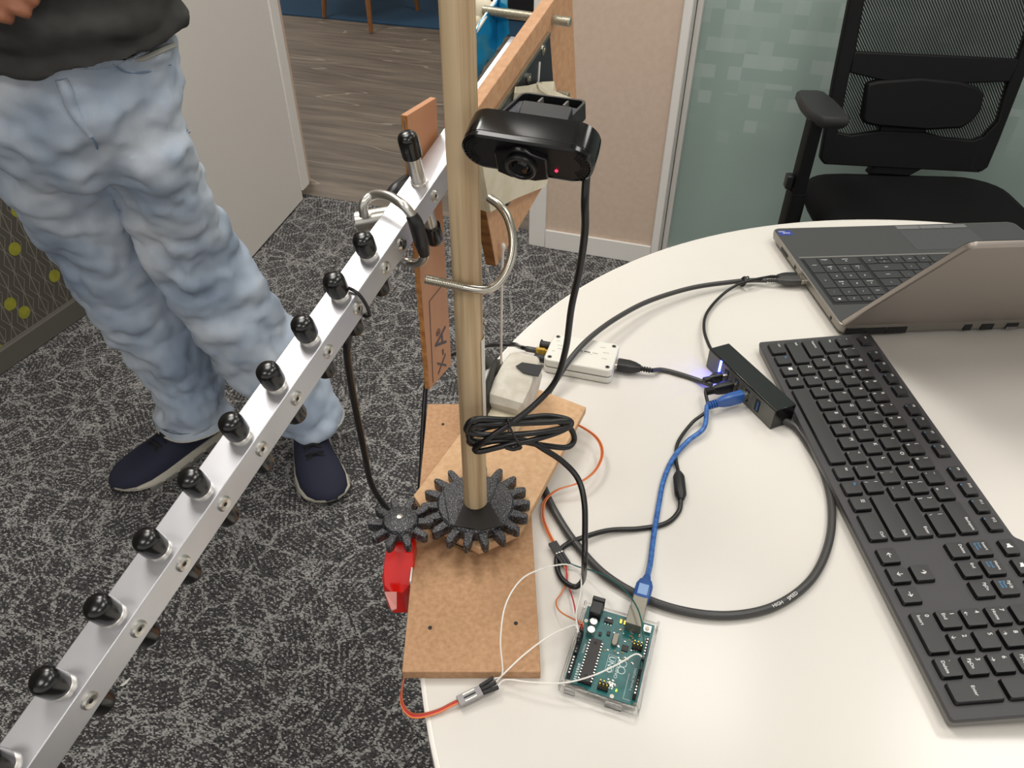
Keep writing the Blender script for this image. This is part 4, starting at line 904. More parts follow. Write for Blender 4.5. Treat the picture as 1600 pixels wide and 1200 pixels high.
for k in range(3): MB().box(k0_+kd*kL*.50+kn*(k-1)*.00254, (.0006, .0007, .0016), (kd, kn, ZZ)).obj('plug_pin', 'alu2', ml)
jm = [('redw', 'red_jumper', 'red jumper wire from the black servo plug to the board', 0, [(886, 905, .004), (896, 940, .006), (902, 970, .014)], (2.6, 34.0)),
      ('orange', 'orange_jumper', 'orange jumper wire bowing left between servo plug and board', -1, [(887, 900, .003), (878, 925, .003), (869, 940, .004), (875, 955, .007), (893, 966, .012)], (2.6, 31.0)),
      ('greenw', 'green_jumper', 'dark green jumper wire arching over the board to its right header', 1, [(905, 886, .004), (940, 897, .012), (975, 921, .02), (998, 955, .026), (1006, 1000, .026), (1003, 1030, .022)], (50.7, 50.0))]
for mm, nm, lb, k, mid, (pi_, pj_) in jm:
    t = T(nm, lb, 'wire', tuple(bw(pi_, pj_, .017)))
    hb = k0_+kd*kL*.78+kn*k*.0027
    MB().box(hb, (kL*.24, .00122, .00122), (kd, kn, ZZ)).obj('socket_housing', 'blk', t, bevel=.0002)
    end = bw(pi_, pj_, .0165)
    MB().tube([hb+kd*kL*.22]+[P(x, y, TZ+z) for x, y, z in mid]+[end+ZZ*.012-iY*.001, end+ZZ*.003], .0006, 8).obj('core', mm, t, smooth=True)
    MB().box(end+ZZ*.004, (.00122, .00122, .0065), (iX, iY, ZZ)).obj('pin_housing', 'blk', t, bevel=.0002)
# red servo lead with clear plug and black sockets
sl = T('servo_lead', 'orange servo lead dangling over the table edge to a clear plug', 'wire', tuple(P(640, 1112, TZ)))
pts = [P(634, 1040, TZ-.003), P(631, 1062, TZ-.004), P(627, 1085, TZ-.003), P(630, 1104, TZ-.001), P(642, 1117, TZ+.001), P(660, 1118, TZ+.0025), P(685, 1111, TZ+.003), P(705, 1101, TZ+.004), P(720, 1094, TZ+.0045)]
ribbon(pts, nrm(V(.2, .9, .25))*.0012, .0007, ['orange', 'redw', 'brownw'], ['orange_core', 'red_core', 'brown_core'], sl)
k2, k3 = P(716, 1097, TZ+.005), P(752, 1079, TZ+.006); kd2 = nrm(k3-k2); kn2 = np.cross(ZZ, kd2); kL2 = np.linalg.norm(k3-k2)
MB().box((k2+k3)/2, (kL2/2, .0041, .0016), (kd2, kn2, ZZ)).obj('clear_plug', 'clearplug', sl, bevel=.0004)
for k in range(3): MB().box((k2+k3)/2+kn2*(k-1)*.00254+ZZ*.0016, (kL2*.25, .0005, .0003), (kd2, kn2, ZZ)).obj('contact', 'steel' if k != 1 else 'blkmat', sl)
wj = [('white jumper wire arching high over the base board to the power header', 1, [(785, 1052, .014), (782, 1000, .030), (790, 945, .040), (815, 905, .044), (850, 888, .042), (885, 882, .036), (905, 893, .030), (908, 920, .024), (900, 960, .022)], (2.6, 38.0)),
      ('white jumper wire running straight from the clear plug to the board corner', 0, [(790, 1050, .014), (820, 1022, .018), (855, 996, .020), (885, 981, .022), (900, 978, .024)], (2.6, 40.5)),
      ('white jumper wire crossing over the board to its right header', -1, [(790, 1062, .008), (830, 1066, .012), (880, 1067, .016), (925, 1056, .022), (965, 1038, .027), (993, 1022, .028)], (50.7, 41.5))]
for lb, k, mid, (pi_, pj_) in wj:
    t = T('white_jumper', lb, 'wire', tuple(bw(pi_, pj_, .017)), 'white jumper wires on the clear plug')
    hb = k3+kd2*.006+kn2*k*.0034+ZZ*.001
    MB().box(hb, (.0058, .00122, .00122), (nrm(kd2+kn2*k*.12), nrm(kn2-kd2*k*.12), ZZ)).obj('socket_housing', 'blkmat', t, bevel=.0002)
    end = bw(pi_, pj_, .0165)
    MB().tube([hb+kd2*.005]+[P(x, y, TZ+z) for x, y, z in mid]+[end+ZZ*.009, end+ZZ*.003], .0006, 8).obj('core', 'whitew', t, smooth=True)
    MB().box(end+ZZ*.004, (.00122, .00122, .0065), (iX, iY, ZZ)).obj('pin_housing', 'blk', t, bevel=.0002)

# ============================================================ KEYBOARD
KU = .01905; kyaw, ktilt = -1.5209, .0776
kx_ = V(math.cos(kyaw), math.sin(kyaw), 0); ky_ = V(-math.sin(kyaw)*math.cos(ktilt), math.cos(kyaw)*math.cos(ktilt), math.sin(ktilt)); kz_ = np.cross(kx_, ky_)
K0 = V(.2971, .6939, CAM[2]-.5)
kb = T('computer_keyboard', 'full-size black computer keyboard standing on end along the table', 'keyboard', mtx=mtx(K0, kx_, ky_, kz_))
KT = 0.0                                             # key tops at local z = 0
u = lambda a: a*KU
body = [(-.36, -.78), (-.36, 5.88), (15.2, 5.80), (15.42, 6.12), (19.0, 6.12), (19.25, 5.84), (22.95, 5.84), (22.95, -.78)]
def rounded(poly, r, n=3):
    out = []
    for i in range(len(poly)):
        p = np.array(poly[i]); a = np.array(poly[i-1]); b = np.array(poly[(i+1) % len(poly)]); da = nrm(a-p); db = nrm(b-p)
        for k in range(n+1):
            t_ = k/n; q_ = (p+da*r)*(1-t_)**2+2*p*t_*(1-t_)+(p+db*r)*t_**2; out.append(q_)
    return out
bp = rounded(body, .18)
zf = -.0125
MB().prism([V(u(x), u(y), -.0075) for x, y in bp], V(0, 0, .0038)).obj('top_case', 'kbody', kb, local=True, bevel=.0006)
ctr = np.array([11.3, 2.5]); 
MB().loft([[V(u(x*.996+ctr[0]*.004), u(y*.985+ctr[1]*.015), -.0145+(-.0004-.0005*y if y > 0 else 0)) for x, y in bp], [V(u(x*.999+.011), u(y*.997+.0075), -.0078) for x, y in bp]]).obj('bottom_case', 'kside', kb, local=True)
for x in (1.2, 21.2):
    MB().box(V(u(x), u(5.2), -.0188), (.014, .006, .0060)).obj('riser_foot', 'blk', kb, local=True)
_km = {}
def key(uc, vc, w=1, h=1, top='', sub='', m1='leg', m2='leg', pos='tl', size=.0040, keyh=1):
    kk = (w, h)
    if kk not in _km:
        W_, H_ = u(w)-.0038, u(h)-.0038
        m = MB(); ring = lambda a, b, z, r: [V(x, y, z) for x, y in rect(a, b, r, 3)]
        m.loft([ring(W_-.0016, H_-.0014, -.0003, .0016), ring(W_-.001, H_-.0008, 0, .0016), ring(W_-.0026, H_-.0024, .00005, .0012)])
        m2_ = MB(); m2_.loft([ring(W_+.0012, H_+.0012, -.0042, .0018), ring(W_, H_, -.0012, .0018), ring(W_-.0012, H_-.0010, -.0003, .0016)])
        a = m.obj('key', 'key', kb, local=True, smooth=True, angle=30); b = m2_.obj('key_skirt', 'keyside', a, local=True, smooth=True, angle=50)
        _km[kk] = (a.data, b.data); b.parent = a
    else:
        a = bpy.data.objects.new('key', _km[kk][0]); COL.objects.link(a); a.parent = kb
        b = bpy.data.objects.new('key_skirt', _km[kk][1]); COL.objects.link(b); b.parent = a
    a.location = (u(uc), u(vc), KT); ORG[a.name] = None
    x0 = -(u(w)-.0038)/2+.0026; yt = (u(h)-.0038)/2-.0058
    if pos == 'c': text(top, size, a, tr(0, -.0015, .0001), m1, 'CENTER')
    elif pos == 'br':
        text(top, size, a, tr(-x0+.0006, yt+.001, .0001), m1, 'RIGHT')
    else:
        if top: text(top, size, a, tr(x0, yt+.0008, .0001), m1)
        if sub: text(sub, size*(.95 if len(sub) < 3 else .8), a, tr(x0, yt-.0030 if len(sub) > 8 else (yt-.0052 if len(sub) > 2 else -.0058), .0001), m2)
    return a
for i, c in enumerate('QWERTYUIOP'): key(2+i, 3, 1, 1, c, size=.0050)
for i, c in enumerate('ASDFGHJKL'): key(2.25+i, 2, 1, 1, c, size=.0050)
for i, c in enumerate('ZXCVBNM'): key(2.75+i, 1, 1, 1, c, size=.0050)
for i, (a, b) in enumerate(zip('~!@#$%^&*()_+', '`1234567890-=')): key(.5+i, 4, 1, 1, a, b, size=.0044)
key(14, 4, 2, 1, 'Backspace', pos='br', size=.0034); key(.75, 3, 1.5, 1, 'Tab', size=.0032); key(12, 3, 1, 1, '{', '[', size=.0042); key(13, 3, 1, 1, '}', ']', size=.0042); key(14.25, 3, 1.5, 1, '|', '\\', size=.0042)
key(.875, 2, 1.75, 1, 'CapsLock', size=.0032); key(11.25, 2, 1, 1, ':', ';', size=.0044); key(12.25, 2, 1, 1, '"', "'", size=.0044); key(13.875, 2, 2.25, 1, 'Enter', pos='br', size=.0036)
key(1.125, 1, 2.25, 1, 'Shift', size=.0032); key(9.75, 1, 1, 1, '<', ',', size=.0042); key(10.75, 1, 1, 1, '>', '.', size=.0042); key(11.75, 1, 1, 1, '?', '/', size=.0042); key(13.625, 1, 2.75, 1, 'Shift', pos='br', size=.0036)
key(.60, 0, 1.2, 1, 'Ctrl', size=.0032); key(1.72, 0, 1, 1, 'Fn', m1='legb', size=.0034)
wk = key(2.74, 0, 1, 1)
for i in (0, 1):
    for j in (0, 1): MB().box(V(-.0034+i*.0022, .0010+j*.0022, .0001), (.0010, .0010, .00006)).obj('window_mark', 'leg', wk, local=True)
key(3.74, 0, 1, 1, 'Alt', size=.0032); key(7.24, 0, 5.9, 1); key(10.74, 0, 1, 1, 'Alt', size=.0032); key(11.74, 0, 1, 1, 'Fn', m1='legb', size=.0034); mk = key(12.74, 0, 1, 1)
for yy in (0, .0013, .0026): MB().box(V(-.002, .0016+yy, .0001), (.0016, .0002, .00005)).obj('menu_mark', 'leg', mk, local=True)
key(14.12, 0, 1.72, 1, 'Ctrl', pos='br', size=.0036)
for uc, vc, c in ((15.75, 0, '←'), (16.75, 0, '↓'), (17.75, 0, '→'), (16.75, 1, '↑')): key(uc, vc, 1, 1, c, pos='c', size=.0065)
for uc, vc, a, b in ((15.75, 3, 'Delete', ''), (16.75, 3, 'End', ''), (17.75, 3, 'PgDn', ''), (15.75, 4, 'Insert', 'Print\nScreen'), (16.75, 4, 'Home', 'Scroll\nLock'), (17.75, 4, 'PgUp', 'Pause\nBreak')): key(uc, vc, 1, 1, a, b, m2='legb', size=.0034)
key(.5, 5.22, 1, .82, 'Esc', size=.003)
for i, uc in enumerate((2.0, 3.03, 4.1, 5.15, 6.7, 7.72, 8.75, 9.78, 11.34, 12.37, 13.41, 14.47)): key(uc, 5.22, 1, .82, 'F%d' % (i+1), '»«'[i % 2], m2='legb', size=.0034)
for uc, c in ((15.8, '◄'), (16.82, '◁'), (17.84, '▷')): 
    k_ = key(uc, 5.2, 1, .82)
    MB().prism([V(x, y, .00005) for x, y in ((-.0026, -.0012), (-.001, -.0012), (.0012, -.0028), (.0012, .0028), (-.001, .0012), (-.0026, .0012))], V(0, 0, .0001)).obj('speaker_mark', 'leg', k_, local=True)
for uc, vc, a, b in ((19, 1, '1', 'End'), (20, 1, '2', '↓'), (21, 1, '3', 'PgDn'), (19, 2, '4', '←'), (20, 2, '5', ''), (21, 2, '6', '→'), (19, 3, '7', 'Home'), (20, 3, '8', '↑'), (21, 3, '9', 'PgUp'), (21, 0, '.', 'Delete'), (19, 4, 'Lock', ''), (20, 4, '/', ''), (21, 4, '*', ''), (22, 4, '-', '')): key(uc, vc, 1, 1, a, b, size=.0046 if len(a) < 3 else .0034)
key(19.5, 0, 2, 1, '0', 'Insert', size=.0046); key(22, .5, 1, 2, 'Enter', pos='c', size=.0036); key(22, 2.5, 1, 2, '+', size=.0046); key(19, 5.2, 1, .82, '', '')

# ============================================================ LAPTOP
lap = T('laptop', 'grey laptop seen from behind with half-open lid at table far side', 'laptop', mtx=mtx(lo_, lX, lY, ZZ))
# local: x right, y toward its user (away from the photographer), z up
def lring(w, d, z, r=.010): return [V(LW/2+x, LD/2+y, z) for x, y in rect(w, d, r, 5)]
MB().loft([lring(LW-.012, LD-.012, .0022), lring(LW-.002, LD-.002, .008), lring(LW, LD, .0150), lring(LW, LD, .0180), lring(LW-.0012, LD-.0012, .0186)]).obj('base', 'lapside', lap, local=True, smooth=True, angle=25)
MB().prism([V(LW/2+x, LD/2+y, .0184) for x, y in rect(LW-.003, LD-.003, .009, 5)], V(0, 0, .0003)).obj('palm_deck', 'lapdark', lap, local=True)
for x in (.03, LW-.03):
    for y in (.02, LD-.02): MB().lathe([(.006, 0), (.006, .003)], V(x, y, .0003), ZZ, 14).obj('rubber_foot', 'blkmat', lap, local=True)
kd_ = LD-.105
zz = .0187
MB().box(V(LW/2, .1000, zz), (LW/2-.008, .0555, .00015)).obj('key_well', 'blkmat', lap, local=True)
MB().box(V(LW/2, .1585, zz+.0002), (LW/2-.008, .0016, .0003)).obj('deck_bar', 'kside', lap, local=True)
_lk = {}
lkp = .0186
def lkey(cx, ry, w=1, h=1, s='', s2=''):
    kk = (w, h)
    if kk not in _lk:
        a = MB().prism([V(x, y, 0) for x, y in rect(w*lkp-.0022, h*lkp-.0022, .0012, 2)], V(0, 0, .0011)).obj('key', 'lapkey', lap, local=True, bevel=.0003); _lk[kk] = a.data
    else:
        a = bpy.data.objects.new('key', _lk[kk]); COL.objects.link(a); a.parent = lap; mdf = a.modifiers.new('bevel', 'BEVEL'); mdf.width = .0003; mdf.segments = 2; mdf.limit_method = 'ANGLE'
    a.location = (cx, ry, zz); ORG[a.name] = None
    if s: text(s, .0042 if len(s) < 3 else .0028, a, tr(0, .0012, .00115, math.pi), 'leg', 'CENTER')
    if s2: text(s2, .0034, a, tr(0, .0052, .00115, math.pi), 'leg', 'CENTER')
kx0 = .0200; ROW = lambda r: (.0560, .0715, .0900, .1085, .1270, .1455)[r]
cxn = lambda c: kx0+c*lkp
for c in range(18): lkey(cxn(c), ROW(0)-.0005, 1, .72, '●' if c == 0 else ('F%d' % (16-c) if 4 <= c < 16 else '»'))
for c, s in enumerate(('-', '*', '/', 'num')): lkey(cxn(c), ROW(1), 1, 1, s)
lkey(cxn(0), (ROW(2)+ROW(3))/2, 1, 2, '+'); lkey(cxn(0), (ROW(4)+ROW(5))/2, 1, 2, 'enter')
for r, rowc in ((2, '987'), (3, '654'), (4, '321')):
    for c, s in enumerate(rowc): lkey(cxn(1+c), ROW(r), 1, 1, s, {'9': 'pgup', '7': 'home', '3': 'pgdn', '1': 'end'}.get(s, ''))
lkey(cxn(1), ROW(5), 1, 1, '.', 'delete'); lkey(cxn(2.5), ROW(5), 2, 1, '0', 'insert')
lkey(cxn(4.65), ROW(1), 1.9, 1, 'backspace'); 
for c in range(12): lkey(cxn(6.1+c), ROW(1), 1, 1, '=-0987654321'[c])
lkey(cxn(4.4), ROW(2), 1.4, 1, '\\')
for c in range(12): lkey(cxn(5.6+c), ROW(2), 1, 1, '][POIUYTREWQ'[c])
lkey(cxn(4.65), ROW(3), 1.9, 1, 'enter')
for c in range(11): lkey(cxn(6.1+c), ROW(3), 1, 1, "';LKJHGFDSA"[c])
lkey(cxn(5.0), ROW(4), 2.6, 1, 'shift')
for c in range(10): lkey(cxn(6.8+c), ROW(4), 1, 1, '/.,MNBVCXZ'[c])
lkey(cxn(4.2), ROW(5), 1, 1, '>'); lkey(cxn(5.2), ROW(5)+.0046, 1, .5, '^'); lkey(cxn(5.2), ROW(5)-.0046, 1, .5, 'v'); lkey(cxn(6.2), ROW(5), 1, 1, '<'); lkey(cxn(7.2), ROW(5), 1, 1, 'ctrl'); lkey(cxn(8.2), ROW(5), 1, 1, 'alt'); lkey(cxn(11.5), ROW(5), 5.6, 1)
tpx = float((P(1450, 380, TZ+zz)-lo_)@lX)+.008
MB().prism([V(x+tpx+.02, y+.198, zz) for x, y in rect(.104, .056, .002, 2)], V(0, 0, .0002)).obj('touchpad', mat('touchpad', '#424243', .45), lap, local=True)
for k in range(3): MB().box(V(tpx-.0145+k*.0345, .2335, zz+.0003), (.0168, .0048, .0004)).obj('touchpad_button', 'lapbtn', lap, local=True, bevel=.0002)
stk = P(1227, 364, TZ+zz)-lo_
stp = MB().box(V(stk@lX, stk@lY, zz+.0001), (.0095, .0065, .0001)).obj('sticker', 'sticker', lap, local=True)
text('intel', .0056, lap, tr(stk@lX+.0062, stk@lY+.0008, zz+.00025, math.pi), 'leg', name='sticker_print'); text('vPRO', .0040, lap, tr(stk@lX+.0010, stk@lY+.0052, zz+.00025, math.pi), 'leg', name='sticker_print')
# left side sockets, rear vents and ports
for y, w_, h_ in ((LD-.055, .012, .0018), (LD-.095, .0022, .0022), (.028, .0018, .0018)): MB().box(V(.0006, y, .0115), (.0008, w_, h_)).obj('side_slot', 'blkmat', lap, local=True)
for k in range(3): MB().box(V(.0185+k*.0252, .0008, .0100), (.0122, .0010, .0046)).obj('rear_vent', 'blkmat', lap, local=True)
for x, w_ in ((.156, .0062), (.180, .0100), (.211, .0098)):
    MB().box(V(x, .0006, .0100), (w_*.75, .0010, .0040)).obj('rear_port', 'blkmat', lap, local=True)
MB().box(V(.211, .0002, .0073), (.0070, .0008, .0016)).obj('port_latch', 'kside', lap, local=True)
# lid, hinged at the near edge, leaning toward the photographer
th = math.radians(128.5); ldir = V(0, math.cos(th), math.sin(th)); lnr = V(0, math.sin(th), -math.cos(th))   # lnr: screen side
lp0 = V(LW/2, .0075, .0190); LL = .238
def lidr(z, ins, r=.008): return [lp0+V(1, 0, 0)*x+ldir*(LL/2+y)+lnr*z for x, y in rect(LW-ins, LL-ins, r, 5)]
MB().loft([lidr(-.0062, .004), lidr(-.0050, .0012), lidr(-.0035, 0), lidr(-.0008, 0), lidr(-.0005, .0006)]).obj('lid', 'lid', lap, local=True, smooth=True, angle=25)
MB().loft([lidr(-.0004, .002), lidr(.0004, .002)]).obj('screen_bezel', 'blk', lap, local=True)
MB().loft([lidr(.0004, .018, .003), lidr(.0006, .018, .003)]).obj('screen', mat('screen', '#11131a', .1), lap, local=True)
MB().cyl(V(.03, .0078, .0188), V(LW-.03, .0078, .0188), .0032).obj('hinge_bar', 'blk', lap, local=True, smooth=True)

# ============================================================ OFFICE CHAIR
ZB = .13                                             # recline of the back
bkp = V(0, 1.87, .47); bkn = nrm(V(0, 1, -ZB*1.0)*1.0+V(.04, 0, 0))
def PBk(px, py, off=0): d = ray(px, py); return CAM+d*(((bkp-CAM)@bkn+off)/(d@bkn))
zs_ = .45
sb0, sb1 = P(1266, 269, zs_), P(1545, 277, zs_); cX = nrm((sb1-sb0)*V(1, 1, 0)); cY = V(cX[1], -cX[0], 0); scn_ = (sb0+sb1)/2+cY*.20
ch_ = T('office_chair', 'black mesh-back office chair behind the table by the frosted glass', 'chair', (scn_[0], scn_[1], 0))
Wse = float(np.linalg.norm(sb1-sb0))
def sring(w, d, z, r): return [scn_*V(1, 1, 0)+cX*x+cY*(y+.02)+ZZ*z for x, y in rect(w, d, r, 6)]
MB().loft([sring(Wse-.05, .40, zs_-.085, .07), sring(Wse+.02, .46, zs_-.07, .09), sring(Wse+.06, .49, zs_-.035, .10), sring(Wse+.045, .475, zs_-.010, .09), sring(Wse-.01, .43, zs_+.001, .08), sring(Wse-.2, .2, zs_+.004, .06)]).obj('seat', 'fabric', ch_, smooth=True, angle=70)
def bk(name, poly, m, off=0, th_=.022, **k): return MB().prism([PBk(x, y, off) for x, y in poly], bkn*th_).obj(name, m, ch_, **k)
bk('back_frame_side', [(1347, -95), (1376, -95), (1352, 0), (1337, 84), (1328, 118), (1310, 208), (1306, 258), (1288, 257), (1282, 248), (1302, 130), (1328, 0)], 'chairblk', bevel=.004)
bk('back_frame_side', [(1592, 93), (1622, 0), (1648, -88), (1682, -86), (1650, 0), (1612, 92), (1562, 220), (1544, 262), (1534, 269), (1512, 266), (1536, 216), (1560, 190), (1577, 128)], 'chairblk', bevel=.004)
bk('back_frame_top', [(1372, -122), (1660, -112), (1682, -86), (1648, -88), (1376, -95), (1347, -95)], 'chairblk', bevel=.004)
bk('back_cross_band', [(1336, 81), (1594, 93), (1578, 128), (1499, 131), (1379, 126), (1328, 114)], 'chairblk', off=-.002, bevel=.003)
bk('back_lower_band', [(1308, 207), (1330, 212), (1376, 205), (1446, 207), (1476, 216), (1522, 220), (1538, 214), (1520, 262), (1533, 270), (1288, 257), (1300, 240)], 'chairblk', off=-.001, bevel=.003)
bk('back_mesh', [(1366, -100), (1655, -92), (1596, 96), (1336, 86)], 'mesh', off=.010, th_=.002)
bk('back_mesh', [(1330, 112), (1582, 124), (1562, 192), (1530, 224), (1310, 214), (1308, 205)], 'mesh', off=.010, th_=.002)
bk('lumbar_pad', [(1357, 131), (1372, 127), (1440, 122), (1502, 128), (1532, 138), (1539, 150), (1534, 172), (1520, 190), (1503, 201), (1450, 204), (1372, 198), (1352, 194), (1348, 186)], 'chairblk', off=-.012, th_=.03, bevel=.006)
bk('lumbar_stem', [(1376, 196), (1447, 200), (1446, 262), (1420, 276), (1356, 272), (1370, 255)], 'chairblk', off=.004, th_=.03, bevel=.004)
MB().box(scn_*V(1, 1, 0)-cY*.23+ZZ*.40, (.04, .07, .03), (cX, cY, ZZ)).obj('back_bracket', 'chairblk', ch_, bevel=.01)
armb = P(1233, 345, .42)
for sgn in (0, 1):
    ap = V(armb[0], armb[1], 0)+(cX*(Wse+.19) if sgn else 0)
    MB().loft([[ap+cX*x+cY*y+ZZ*z for x, y in rect(.036, .066, .014, 4)] for z in (.36, .50)]).obj('arm_sleeve', 'chairblk', ch_, smooth=True)
    MB().loft([[ap+cX*x+cY*y+ZZ*z for x, y in rect(.028, .054, .010, 4)] for z in (.48, .665)]).obj('arm_post', 'chairblk', ch_, smooth=True)
    MB().box(ap-cX*.024+ZZ*.52, (.008, .012, .016), (cX, cY, ZZ)).obj('arm_button', 'blk', ch_, bevel=.003)
    MB().box(ap+cX*(-.06 if sgn else .06)+ZZ*.372, (.08, .03, .012), (cX, cY, ZZ)).obj('arm_bracket', 'chairblk', ch_, bevel=.004)
    pc_ = ap+ZZ*.672+(P(1283, 161, .685)-ap)*V(1, 1, 0) if not sgn else ap+ZZ*.672+(P(1281, 165, .685)-V(armb[0], armb[1], 0))*V(-.2, 1, 0)
    out = [(x*.80, y*.80) for x, y in [(-.043, -.10), (-.050, -.03), (-.046, .05), (-.030, .10), (-.018, .112), (.040, .112), (.050, .104), (.050, .05), (.046, -.03), (.034, -.10), (.02, -.112), (-.03, -.112)]]
    MB().loft([[pc_+cX*x*s+cY*y*s2+ZZ*z for x, y in out] for s, s2, z in ((.86, .95, -.012), (1, 1, -.004), (1, 1, .008), (.93, .97, .013), (.6, .7, .0145))]).obj('arm_pad', 'armpad', ch_, smooth=True, angle=50)
MB().cyl(scn_*V(1, 1, 0)+ZZ*.09, scn_*V(1, 1, 0)+ZZ*.38, .028).obj('gas_column', 'blk', ch_, smooth=True)
for k in range(5):
    a = k*2*math.pi/5+.3; d = V(math.cos(a), math.sin(a), 0); c = scn_*V(1, 1, 0)
    MB().tube([c+ZZ*.10, c+d*.15+ZZ*.095, c+d*.30+ZZ*.075], [.03, .024, .016], 10).obj('base_arm', 'blk', ch_, smooth=True)
    MB().cyl(c+d*.30+np.cross(ZZ, d)*-.02+ZZ*.028, c+d*.30+np.cross(ZZ, d)*.02+ZZ*.028, .028).obj('caster', 'blkmat', ch_, smooth=True)

# ============================================================ PERSON
per = T('person', 'person in charcoal T-shirt, pale blue jeans and navy sneakers walking past', 'person', tuple(P(330, 690, 0)))
def oval(c, ax_, ay_, ra, rb, n=28, wob=0, ph=0): return [c+ax_*ra*math.cos(2*math.pi*i/n)*(1+wob*math.sin(3*2*math.pi*i/n+ph))+ay_*rb*math.sin(2*math.pi*i/n)*(1+wob*math.sin(5*2*math.pi*i/n+ph*1.7)) for i in range(n)]
def limb(spec, asp=1.0, wob=.02):
    C = [DP(px, py, d) for px, py, _, d in spec]; rr = [hw*d/F for _, _, hw, d in spec]
    Cs = catmull(C, 4); Rs = np.interp(np.linspace(0, 1, len(Cs)), np.linspace(0, 1, len(rr)), rr); out = []
    for i, c in enumerate(Cs):
        tn = nrm((Cs[i+1] if i+1 < len(Cs) else c)-(Cs[i-1] if i else c)); a = nrm(RT-tn*(RT@tn)); b = np.cross(tn, a)
        out.append(oval(c, a, b, Rs[i], Rs[i]*asp, wob=wob, ph=i*.7))
    return out
legA = [(62, 190, 84, 1.16), (88, 250, 84, 1.215), (112, 300, 77, 1.28), (140, 350, 72, 1.35), (168, 400, 67, 1.42), (200, 450, 61, 1.49), (231, 500, 59, 1.555), (263, 550, 52, 1.62), (287, 600, 51, 1.685), (299, 640, 53, 1.735), (303, 652, 54, 1.75)]
legB = [(222, 190, 80, 1.12), (240, 250, 73, 1.19), (258, 300, 67, 1.26), (280, 350, 65, 1.335), (306, 400, 65, 1.405), (341, 450, 65, 1.475), (374, 500, 64, 1.54), (412, 550, 60, 1.60), (450, 600, 52, 1.66), (482, 640, 45, 1.705), (497, 662, 44, 1.73)]
hipax = RT*V(1, 1, 0); hipax = nrm(hipax); fwd = V(0, 1, 0)
pelv = [(116, 60, 160, 1.045), (118, 95, 165, 1.07), (122, 140, 168, 1.10), (130, 190, 168, 1.135), (140, 228, 160, 1.165), (146, 262, 120, 1.20)]
jm_ = MB()
jm_.loft([oval(DP(x, y, d), hipax, fwd, hw*d/F, .115 if i < 4 else .10-.02*(i-4)) for i, (x, y, hw, d) in enumerate(pelv)])
jm_.loft(limb(legA)); jm_.loft(limb(legB))
body_c = DP(118, 95, 1.07)
je = jm_.obj('jeans', 'jeans', per, smooth=True, angle=180)
rm = je.modifiers.new('fuse', 'REMESH'); rm.mode = 'VOXEL'; rm.voxel_size = .0075; rm.use_smooth_shade = True
sm = je.modifiers.new('soft', 'SMOOTH'); sm.iterations = 7; sm.factor = .5
tx = bpy.data.textures.new('folds', 'CLOUDS'); tx.noise_scale = .085; tx.noise_depth = 2
tx2 = bpy.data.textures.new('creases', 'MARBLE'); tx2.noise_scale = .09; tx2.turbulence = 6.5; tx2.noise_depth = 2
ds = je.modifiers.new('folds', 'DISPLACE'); ds.texture = tx; ds.strength = .030; ds.mid_level = .5; ds.texture_coords = 'GLOBAL'
d2 = je.modifiers.new('creases', 'DISPLACE'); d2.texture = tx2; d2.strength = .021; d2.mid_level = .5; d2.texture_coords = 'GLOBAL'
# hems
for sp in (legA, legB):
    C = DP(*[sp[-1][0], sp[-1][1], sp[-1][3]]); Cp = DP(sp[-2][0], sp[-2][1], sp[-2][3]); tn = nrm(C-Cp); a = nrm(RT-tn*(RT@tn)); b = np.cross(tn, a); r = sp[-1][2]*sp[-1][3]/F
    MB().loft([oval(C-tn*.02, a, b, r*.99, r*.99, wob=.02), oval(C+tn*.004, a, b, r*1.0, r*1.0, wob=.02), oval(C+tn*.004, a, b, r*.9, r*.9), oval(C-tn*.02, a, b, r*.9, r*.9)], cap=False).obj('jeans_hem', 'jeans', je, smooth=True)
    MB().tube([p for p in oval(C+tn*.001, a, b, r*1.012, r*1.012, n=18, wob=.02)], .0022, 6, 2, cyc=True).obj('hem_stitch', 'hem', je, smooth=True)
# waistband, fly, pocket edge and seams follow the cloth surface
bpy.context.view_layer.update()
_dg = bpy.context.evaluated_depsgraph_get(); _je = je.evaluated_get(_dg); _jo = np.array(je.matrix_world.translation)
def cloth(px, py, lift=.002):
    d = nrm(ray(px, py)); hit, loc, nr, _ = _je.ray_cast(Vector(CAM-_jo), Vector(d))
    return (np.array(loc)+_jo+np.array(nr)*lift) if hit else DP(px, py, 1.05)
MB().tube([cloth(x, y, .003) for x, y in ((168, 88), (190, 92), (220, 90), (248, 82), (270, 70))], .0036, 8).obj('waistband_edge', 'hem', je, smooth=True)
MB().tube([cloth(x, y, -.002) for x, y in ((96, 124), (104, 145), (112, 168), (124, 190), (142, 214))], [.008, .0095, .0085, .007, .005], 10).obj('fly_placket', 'jeans', je, smooth=True)
for seam in (((103, 128), (112, 160), (124, 195), (146, 218), (152, 232)), ((176, 100), (196, 112), (230, 112), (266, 100)), ((322, 545), (330, 580), (338, 612), (342, 632))):
    MB().tube([cloth(x, y, .0006) for x, y in seam], .0014, 6).obj('seam', 'seam', je, smooth=True)
